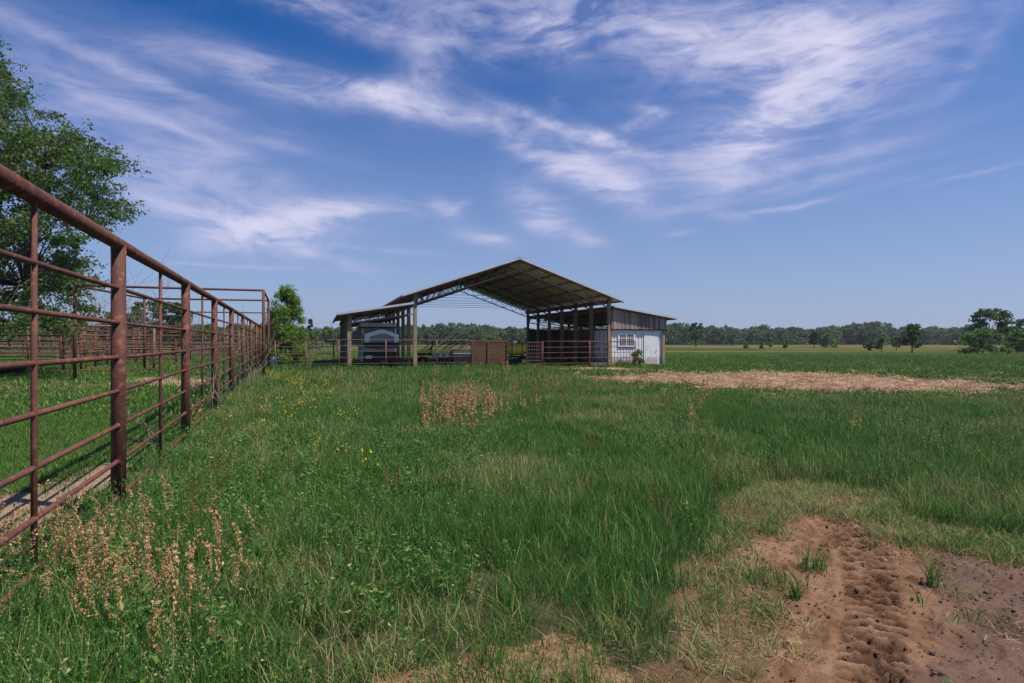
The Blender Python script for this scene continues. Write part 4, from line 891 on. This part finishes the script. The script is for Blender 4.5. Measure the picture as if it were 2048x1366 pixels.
def scatter(name, label, cat, X, Y, scl, colln, dry=None, tilt=.12, zs=None, nproto=6):
    n = len(X); rg = np.random.default_rng(len(name)*7+n)
    me = bpy.data.meshes.new(name); me.vertices.add(n); Z = hgt(X, Y)-.01 if zs is None else zs
    me.vertices.foreach_set('co', np.stack([X, Y, Z], 1).reshape(-1).astype(np.float32))
    rot = np.stack([rg.normal(size=n)*tilt, rg.normal(size=n)*tilt, rg.uniform(0, 2*np.pi, n)], 1)
    for k, ty, v, f in (('rot', 'FLOAT_VECTOR', rot, 'vector'), ('scl', 'FLOAT_VECTOR', scl, 'vector'), ('pick', 'INT', rg.integers(0, nproto, n), 'value'), ('dry', 'FLOAT', np.zeros(n) if dry is None else dry, 'value')):
        a = me.attributes.new(k, ty, 'POINT'); a.data.foreach_set(f, np.asarray(v).reshape(-1).astype(np.int32 if ty == 'INT' else np.float32))
    o = bpy.data.objects.new(name, me); COL.objects.link(o)
    ng = bpy.data.node_groups.new(name, 'GeometryNodeTree'); ng.interface.new_socket('Geometry', in_out='INPUT', socket_type='NodeSocketGeometry'); ng.interface.new_socket('Geometry', in_out='OUTPUT', socket_type='NodeSocketGeometry')
    N = ng.nodes; L = ng.links; gi = N.new('NodeGroupInput'); go = N.new('NodeGroupOutput')
    ci = N.new('GeometryNodeCollectionInfo'); ci.inputs['Collection'].default_value = colln; ci.inputs['Separate Children'].default_value = True; ci.inputs['Reset Children'].default_value = True
    ip = N.new('GeometryNodeInstanceOnPoints'); ip.inputs['Pick Instance'].default_value = True
    def na(nm, dt): q = N.new('GeometryNodeInputNamedAttribute'); q.data_type = dt; q.inputs['Name'].default_value = nm; return q.outputs['Attribute']
    er = N.new('FunctionNodeEulerToRotation'); L.new(na('rot', 'FLOAT_VECTOR'), er.inputs[0])
    L.new(gi.outputs[0], ip.inputs['Points']); L.new(ci.outputs[0], ip.inputs['Instance']); L.new(na('pick', 'INT'), ip.inputs['Instance Index']); L.new(er.outputs[0], ip.inputs['Rotation']); L.new(na('scl', 'FLOAT_VECTOR'), ip.inputs['Scale'])
    L.new(ip.outputs[0], go.inputs[0]); md = o.modifiers.new('scatter', 'NODES'); md.node_group = ng
    tag(o, label, cat, None, 'stuff'); return o

def trap(rg, y0, y1, dens, margin=1.06, extra=.8, xlim=None):
    """random points over the visible wedge between two depths"""
    hw = .9*margin; n = int(dens*((hw*(y1**2-y0**2))+2*extra*(y1-y0))); y = np.sqrt(rg.uniform(y0**2, y1**2, n)); x = rg.uniform(-1, 1, n)*(hw*y+extra); return x, y
def P6(fn, nm, count=6): return [fn(np.random.default_rng(900+i*13+len(nm))) for i in range(count)]
rgm = np.random.default_rng(55)
def mk_near(rg):
    V, t, _ = blades(52, .14, .29, .0046, .50, rg, 4, .7, .55); return proto('grass_clump', [(V, t, 0)], [G1])
def mk_mid(rg):
    V, t, _ = blades(72, .27, .30, .0085, .45, rg, 3, .6, .55); return proto('grass_clump', [(V, t, 0)], [G1])
def mk_far(rg):
    V, t, _ = blades(95, .62, .32, .020, .35, rg, 2, .4, .55); return proto('grass_clump', [(V, t, 0)], [G1])
def mk_shortn(rg):
    V, t, _ = blades(60, .22, .10, .0075, .6, rg, 2, .5, .6); return proto('turf_clump', [(V, t, 0)], [G2])
def mk_shortf(rg):
    V, t, _ = blades(80, .75, .13, .028, .5, rg, 2, .4, .6); return proto('turf_clump', [(V, t, 0)], [G2])
def mk_seed(rg):
    a, b = strands(12, .13, .44, .0022, .35, rg, .075, .0060, .4, .2, 7); return proto('seed_stem', [(a[0], a[1], 0), (b[0], b[1], 1)], [G1, SEED])
def mk_seedm(rg):
    a, b = strands(22, .28, .44, .004, .35, rg, .09, .0115, .4, .2, 5); return proto('seed_stem', [(a[0], a[1], 0), (b[0], b[1], 1)], [G1, SEED])
def mk_herb(rg):                                    # broad leaved weeds
    n = 90; z = rg.uniform(.03, .33, n); a = rg.uniform(0, 6.28, n); r = .16*rg.uniform(.1,1,n)*(1.2-z*2); c = np.stack([np.cos(a)*r, np.sin(a)*r, z], 1)
    V = leafquads(c, np.full(n, .015), rg, .8, 2.4); st, t, _ = blades(7, .06, .30, .005, .3, rg, 2); return proto('herb', [(V, rg.uniform(0,1,n), 0), (st, t, 0)], [G1])
def mk_dock(rg):                                    # rusty curled flower spikes
    parts = []; n = 5; V, t, (tx, ty, tz) = blades(n, .09, .50, .0045, .50, rg, 5, .4, .35); parts.append((V, t, 0))
    m = 100; hv = []; ht = []
    for i in range(n):
        hd = rg.uniform(0, 6.28); cur = rg.uniform(.01, .09); f = np.linspace(0, 1, m); c = np.stack([tx[i]-np.cos(hd)*cur*(1-f)**2*2*0+np.cos(hd)*cur*np.sin(f*2.8), ty[i]+np.sin(hd)*cur*np.sin(f*2.8), tz[i]-.20*(1-f)+.015*np.sin(f*3)], 1)+rg.normal(size=(m,3))*.0062
        hv.append(leafquads(c, np.full(m, .0105), rg, .2, 1.3)); ht.append(rg.uniform(0,1,m))
    parts.append((np.concatenate(hv), np.concatenate(ht), 1)); return proto('dock_plant', parts, [G1, RUSTY])
def mk_dockm(rg):
    parts = []; n = 5; V, t, (tx, ty, tz) = blades(n, .14, .62, .008, .12, rg, 2, .1, .4); parts.append((V, t, 0)); m = 40; c = []
    for i in range(n): f = rg.uniform(0, 1, m); c.append(np.stack([tx[i]+rg.normal(size=m)*.022*(1.1-f), ty[i]+rg.normal(size=m)*.022*(1.1-f), tz[i]-.30*(1-f)], 1))
    c = np.concatenate(c); parts.append((leafquads(c, np.full(len(c), .024), rg, .2, 1.4), rg.uniform(0,1,len(c)), 1)); return proto('dock_plant', parts, [BROWN, RUSTY])
def mk_sorrel(rg):
    a, b = strands(16, .14, .50, .003, .18, rg, .20, .010, .2, .2, 14); return proto('sorrel_stem', [(a[0], a[1], 0), (b[0], b[1], 0)], [BROWN])
def mk_flow(rg):
    n = 5; V, t, (tx, ty, tz) = blades(n, .10, .36, .003, .25, rg, 3, .2, .3); c = np.stack([tx, ty, tz], 1); c = np.repeat(c, 5, 0)+rg.normal(size=(n*5,3))*.006
    return proto('flower_stem', [(V, t, 0), (leafquads(c, np.full(len(c), .020), rg, 1.2, 1.1), rg.uniform(0,1,len(c)), 1)], [G1, FLOW])
def mk_straw(rg):
    n = 70; c = rg.uniform(-.45, .45, (n,3)); c[:,2] = rg.uniform(.0, .03, n); a = rg.uniform(0, np.pi, n); L = rg.uniform(.05, .18, n); wd = rg.uniform(.004,.011,n)
    d = np.stack([np.cos(a), np.sin(a), rg.normal(size=n)*.18], 1)*L[:,None]*.5; s_ = np.stack([-np.sin(a), np.cos(a), np.full(n,.3)], 1)*wd[:,None]
    return proto('straw_wisp', [(np.stack([c-d-s_, c-d+s_, c+d+s_, c+d-s_], 1), rg.uniform(0,1,n), 0)], [STRAWM])
def mk_litter(rg):                                  # flattened dead blades
    n = 26; c = rg.uniform(-.12, .12, (n,3)); c[:,2] = rg.uniform(.003, .018, n); a = rg.uniform(0, np.pi, n); L = rg.uniform(.02, .07, n); wd = rg.uniform(.0008,.002,n)
    d = np.stack([np.cos(a), np.sin(a), rg.normal(size=n)*.12], 1)*L[:,None]*.5; s_ = np.stack([-np.sin(a), np.cos(a), np.zeros(n)], 1)*wd[:,None]
    return proto('litter', [(np.stack([c-d-s_, c-d+s_, c+d+s_, c+d-s_], 1), rg.uniform(0,1,n), 0)], [STRAWM])
cN = collection(P6(mk_near, 'n', 10), 'near_grass'); cM = collection(P6(mk_mid, 'm', 8), 'mid_grass'); cF = collection(P6(mk_far, 'f'), 'far_grass')
cSN = collection(P6(mk_shortn, 'sn'), 'near_turf'); cSF = collection(P6(mk_shortf, 'sf'), 'far_turf')
cSe = collection(P6(mk_seed, 's'), 'seed_stems'); cSm = collection(P6(mk_seedm, 'sm'), 'seed_stems_mid'); cH = collection(P6(mk_herb, 'h'), 'herbs')
cD = collection(P6(mk_dock, 'd', 8), 'dock'); cDm = collection(P6(mk_dockm, 'dm'), 'dock_mid'); cSo = collection(P6(mk_sorrel, 'so'), 'sorrel'); cFl = collection(P6(mk_flow, 'fl'), 'flowers')
cSt = collection(P6(mk_straw, 'st'), 'straw'); cLi = collection(P6(mk_litter, 'li'), 'litter')
def barnmask(x, y):
    bx = (x+5.53)*.948+(y-32.45)*.319; by = -(x+5.53)*.319+(y-32.45)*.948
    return (bx > -3.3) & (bx < 16.3) & (by > .1) & (by < 14.8)
def height(x, y): return .45+1.0*fbm(x*.55, y*.55, 15, 3)
def place(name, label, cat, cl_, y0, y1, dens, keep, hfun, dryf=None, npro=6, wob=.25, tilt=.12, fadein=0., fadeout=0., extra=.8):
    x, y = trap(rgm, y0, y1, dens, extra=extra); r = region(x, y); k = keep(x, y, r)
    if fadein: k = k*np.clip((y-y0)/fadein, 0, 1)
    if fadeout: k = k*np.clip((y1-y)/fadeout, 0, 1)
    m = rgm.uniform(0, 1, len(x)) < k; x, y = x[m], y[m]; r = {q: v[m] for q, v in r.items()}
    h = hfun(x, y, r)*(1+wob*rgm.normal(size=len(x))*.8).clip(.45, 1.7); s_ = np.stack([.8+.2*h, .8+.2*h, h], 1)
    d = dryf(x, y, r) if dryf is not None else np.full(len(x), .12)
    return scatter(name, label, cat, x, y, s_, cl_, d, tilt, nproto=npro)
def kt(x, y, r):       # tall meadow
    k = (1-r['pen'])*(1-r['short'])*(1-r['mud']*.94)*(1-r['straw'])*(1-r['bare2']); k = k*(1-r['thin']*.25)*(1-r['sand']*.45)
    strip = np.clip((proj(x, y)[1]-1230)/120, 0, 1)*((proj(x, y)[0] > 640)); return np.clip(k*(1-.35*strip), 0, 1)*(~barnmask(x, y))*(1-.97*((track_uv(x, y)[0] < .22) & (y < 4.7)))
def ht(x, y, r): return height(x, y)*(1-.45*r['mud']*(1-r['thin']*0))*(1-.58*r['thin'])*(1-.5*r['sand'])*np.where((r['px'] > 640), 1-.30*np.clip((r['py']-1200)/120, 0, 1), 1)*.92
def dryt(x, y, r): return .12+.45*np.clip((fbm(x*.7, y*.7, 71, 3)-.48)*4, 0, 1)+.30*r['thin']*(.4+1.2*fbm(x*3, y*3, 45, 2))+.3*r['sand']
place('meadow_grass', 'long green meadow grass in the foreground', 'grass', cN, 1.6, 8.5, 78, kt, ht, dryt, 10, fadeout=2.5)
place('meadow_grass', 'long green meadow grass across the middle of the field', 'grass', cM, 6.0, 21, 30, kt, ht, dryt, 8, fadein=2.5, fadeout=4)
place('meadow_grass', 'long green meadow grass reaching to the barn and beyond it', 'grass', cF, 17, 62, 5.2, lambda x, y, r: np.where(y < 40, kt(x, y, r), .75)*np.clip((66-y)/22, 0, 1)*(1-r['short']*(y < 29))*(1-r['straw'])*(1-r['pen']*.4)*(~barnmask(x, y)), lambda x, y, r: height(x, y)*np.where(y < 33, 1.0, .75), lambda x, y, r: dryt(x, y, r)*.7+.1*(y > 45), 6, fadein=4)
place('short_turf', 'short bright turf inside the pens and round the straw', 'grass', cSN, 2.0, 14, 34, lambda x, y, r: (1-r['mud'])*np.maximum(r['pen'], np.maximum(.35*r['thin'], .5*r['sand']))*(1-.93*r['pend']), lambda x, y, r: .55+.7*fbm(x*.8, y*.8, 33), lambda x, y, r: .1+.4*r['thin'], 6)
place('short_turf', 'short bright turf between the straw patch and the pens further off', 'grass', cSF, 11, 48, 6.0, lambda x, y, r: np.maximum(r['pen'], r['short'])*(1-.95*r['straw'])*(1-.9*r['bare2'])*(1-.92*np.maximum(r['pend2'], r['pend3']))*(~barnmask(x, y)), lambda x, y, r: .55+.9*fbm(x*.5, y*.5, 34), lambda x, y, r: .12+.3*np.clip((fbm(x*.3, y*.3, 35)-.5)*5, 0, 1), 6, fadein=2)
place('tussock_grass', 'denser dark tussocks standing out of the near meadow', 'grass', cN, 2.2, 13, 60, lambda x, y, r: kt(x, y, r)*np.clip((fbm(x*.9, y*.9, 91, 3)-.60)*9, 0, 1)*(1-.8*r['thin']), lambda x, y, r: 1.12+0*x, lambda x, y, r: -.25+0*x, 10, .2, .22)
def kseed(x, y, r):
    z = np.clip((fbm(x*.45, y*.45, 81, 3)-.40)*5, .12, 1); return kt(x, y, r)*z*(1-r['mud'])*(1-.6*r['thin'])
place('seed_grass', 'pale seeding grass stems mixed through the foreground meadow', 'grass', cSe, 1.8, 9, 26, kseed, lambda x, y, r: ht(x, y, r)*.95, None, 6, fadeout=2.5)
place('seed_grass', 'pale seeding grass stems mixed through the middle meadow', 'grass', cSm, 7, 28, 7, kseed, lambda x, y, r: ht(x, y, r)*.98, None, 6, fadein=2, fadeout=8)
place('broad_leaved_weeds', 'low broad leaved weeds among the near left grass', 'weeds', cH, 1.7, 9, 14, lambda x, y, r: kt(x, y, r)*np.clip(.05+.95*(x < -.3)*(x > -6), 0, 1)*(1-r['thin'])*(1-r['sand']), lambda x, y, r: .95+0*x, lambda x, y, r: .1+0*x, 6)
place('grass_litter', 'dead flattened blades lying on the thin soil', 'litter', cLi, 1.8, 7.5, 55, lambda x, y, r: np.clip(.05*r['mud']+r['thin']*(1-r['mud'])*.7+r['sand']*.8, 0, 1), lambda x, y, r: 1+0*x, None, 6)
def pxd(x, y, cx, cy, sx, sy):
    px, py = proj(x, y); return np.exp(-(((px-cx)/sx)**2+((py-cy)/sy)**2))
place('dock_weeds', 'rusty curled dock spikes in the left foreground by the fence', 'weeds', cD, 2.0, 6.0, 25, lambda x, y, r: (1-r['pen']*.3)*np.clip(1.1*pxd(x, y, 190, 1190, 170, 85)+.14*pxd(x, y, 150, 1330, 260, 90)+.07*pxd(x, y, 420, 1280, 140, 100), 0, 1), lambda x, y, r: .62+.62*fbm(x*3, y*3, 29, 2), lambda x, y, r: .2+0*x, 8, .4, .34)
place('dock_weeds', 'patch of upright reddish dock spikes in the middle of the meadow', 'weeds', cDm, 8, 24, 12, lambda x, y, r: np.clip(1.2*pxd(x, y, 925, 838, 62, 20)+.35*pxd(x, y, 860, 858, 25, 16)+.006, 0, 1)*(1-r['pen'])*(1-r['short']), lambda x, y, r: 1.0+0*x, lambda x, y, r: .2+0*x, 6)
place('sorrel', 'brownish sorrel stems scattered through the left meadow', 'weeds', cSo, 3, 26, 9, lambda x, y, r: kt(x, y, r)*np.clip(1.1*pxd(x, y, 410, 1040, 32, 60)+.7*pxd(x, y, 740, 1010, 30, 28)+.7*pxd(x, y, 480, 745, 60, 16)+.7*pxd(x, y, 1070, 800, 60, 16)+.012, 0, 1), lambda x, y, r: .8+0*x, None, 6)
place('wildflowers', 'small yellow wildflowers dotted in the left meadow', 'flowers', cFl, 4, 26, 8, lambda x, y, r: kt(x, y, r)*np.clip(.55*pxd(x, y, 600, 780, 70, 30)+.4*pxd(x, y, 600, 880, 80, 60)+.25*pxd(x, y, 760, 960, 90, 40)+.2*pxd(x, y, 420, 850, 60, 60), 0, 1), lambda x, y, r: 1.0+0*x, None, 6)
def place_straw():
    x, y = trap(rgm, 14, 30, 22); r = region(x, y); xs_, ys_ = x, y; k = r['straw']+.08*r['short']*pxd(x, y, 1600, 775, 500, 30); m = rgm.uniform(0,1,len(x)) < k; x, y = x[m], y[m]
    s_ = rgm.uniform(.6, 1.2, len(x)); z = hgt(x, y)+.01+.12*np.clip(fbm(x*.9, y*.9, 61, 4)-.45, 0, 1)+.03*fbm(x*5, y*5, 63, 3)
    scatter('straw_litter', 'pinkish trampled straw spread in a long bare patch right of the barn', 'straw', x, y, np.stack([s_, s_, s_*1.3], 1), cSt, None, .15, z)
place_straw()
# single tufts standing in the mud, each a thing
for i, (px, py, n, h, rad, lb, m) in enumerate(((1590, 1198, 60, .17, .035, 'small yellow green tuft alone on the bare soil left of the tyre track', G2), (1625, 1140, 110, .22, .09, 'spreading green tuft at the upper left of the tyre track', G1), (1865, 1168, 46, .30, .04, 'tall thin tuft standing in the wet mud right of the tyre track', G2), (1840, 1205, 10, .16, .05, 'few bent blades lying beside the wet mud tuft', G1), (1935, 1235, 14, .14, .06, 'sparse flat tuft on the far right mud', G1), (1760, 1040, 90, .20, .10, 'dark green tuft at the head of the tyre track', G1), (860, 1325, 60, .22, .08, 'loose upright tuft on the pale soil at the bottom centre', G1), (980, 1330, 60, .25, .09, 'leafy tuft between the pale soil patches', G2))):
    x, y = G(px, py); rg = np.random.default_rng(600+i); V, tn, _ = blades(n, rad, h, .0045, .55, rg, 4, .7, .5)
    o = quads('grass_tuft', V, m, None, tn); o.location = (x, y, float(hgt(x, y))-.015); tag(o, lb, 'grass tuft', 'single tufts on bare soil')
# clods, countable but small: the mud's crumbs as one mass
def mk_clod(rg):
    import bmesh
    bm = bmesh.new(); bmesh.ops.create_icosphere(bm, subdivisions=2, radius=1.)
    for v in bm.verts: v.co *= 1+.35*(rg.uniform()-.5); v.co.z *= .6
    me = bpy.data.meshes.new('clod'); bm.to_mesh(me); bm.free(); me.materials.append(CLOD); return bpy.data.objects.new('clod', me)
cC = collection([mk_clod(np.random.default_rng(i)) for i in range(6)], 'clods')
x, y = trap(rgm, 2.0, 7, 1500); r = region(x, y); m = rgm.uniform(0,1,len(x)) < r['mud']*.55+r['sand']*.25; x, y = x[m], y[m]
s_ = .0026*np.exp(rgm.normal(size=len(x))*.75).clip(.4, 5); scatter('soil_crumbs', 'reddish soil crumbs and clods scattered on the mud', 'soil', x, y, np.stack([s_]*3, 1), cC, None, .4, hgt(x, y)+.0)

# ------------------------------------------------------------------ summer haze: one even volume round the whole scene
hb = MB().box(-2700, 2700, -80, 4300, -3, 40).build('haze', 'glass'); hb.data.materials.clear()
hm = bpy.data.materials.new('haze'); hm.use_nodes = True; t = NT(hm.node_tree); t.n.clear()
pv = t.new('ShaderNodeVolumePrincipled', {'Color': (.80, .88, 1., 1), 'Density': .00022, 'Anisotropy': .2}); t.new('ShaderNodeOutputMaterial', {1: pv.outputs[0]})
hb.data.materials.append(hm); tag(hb, 'faint summer haze over the fields', 'haze', None, 'stuff')
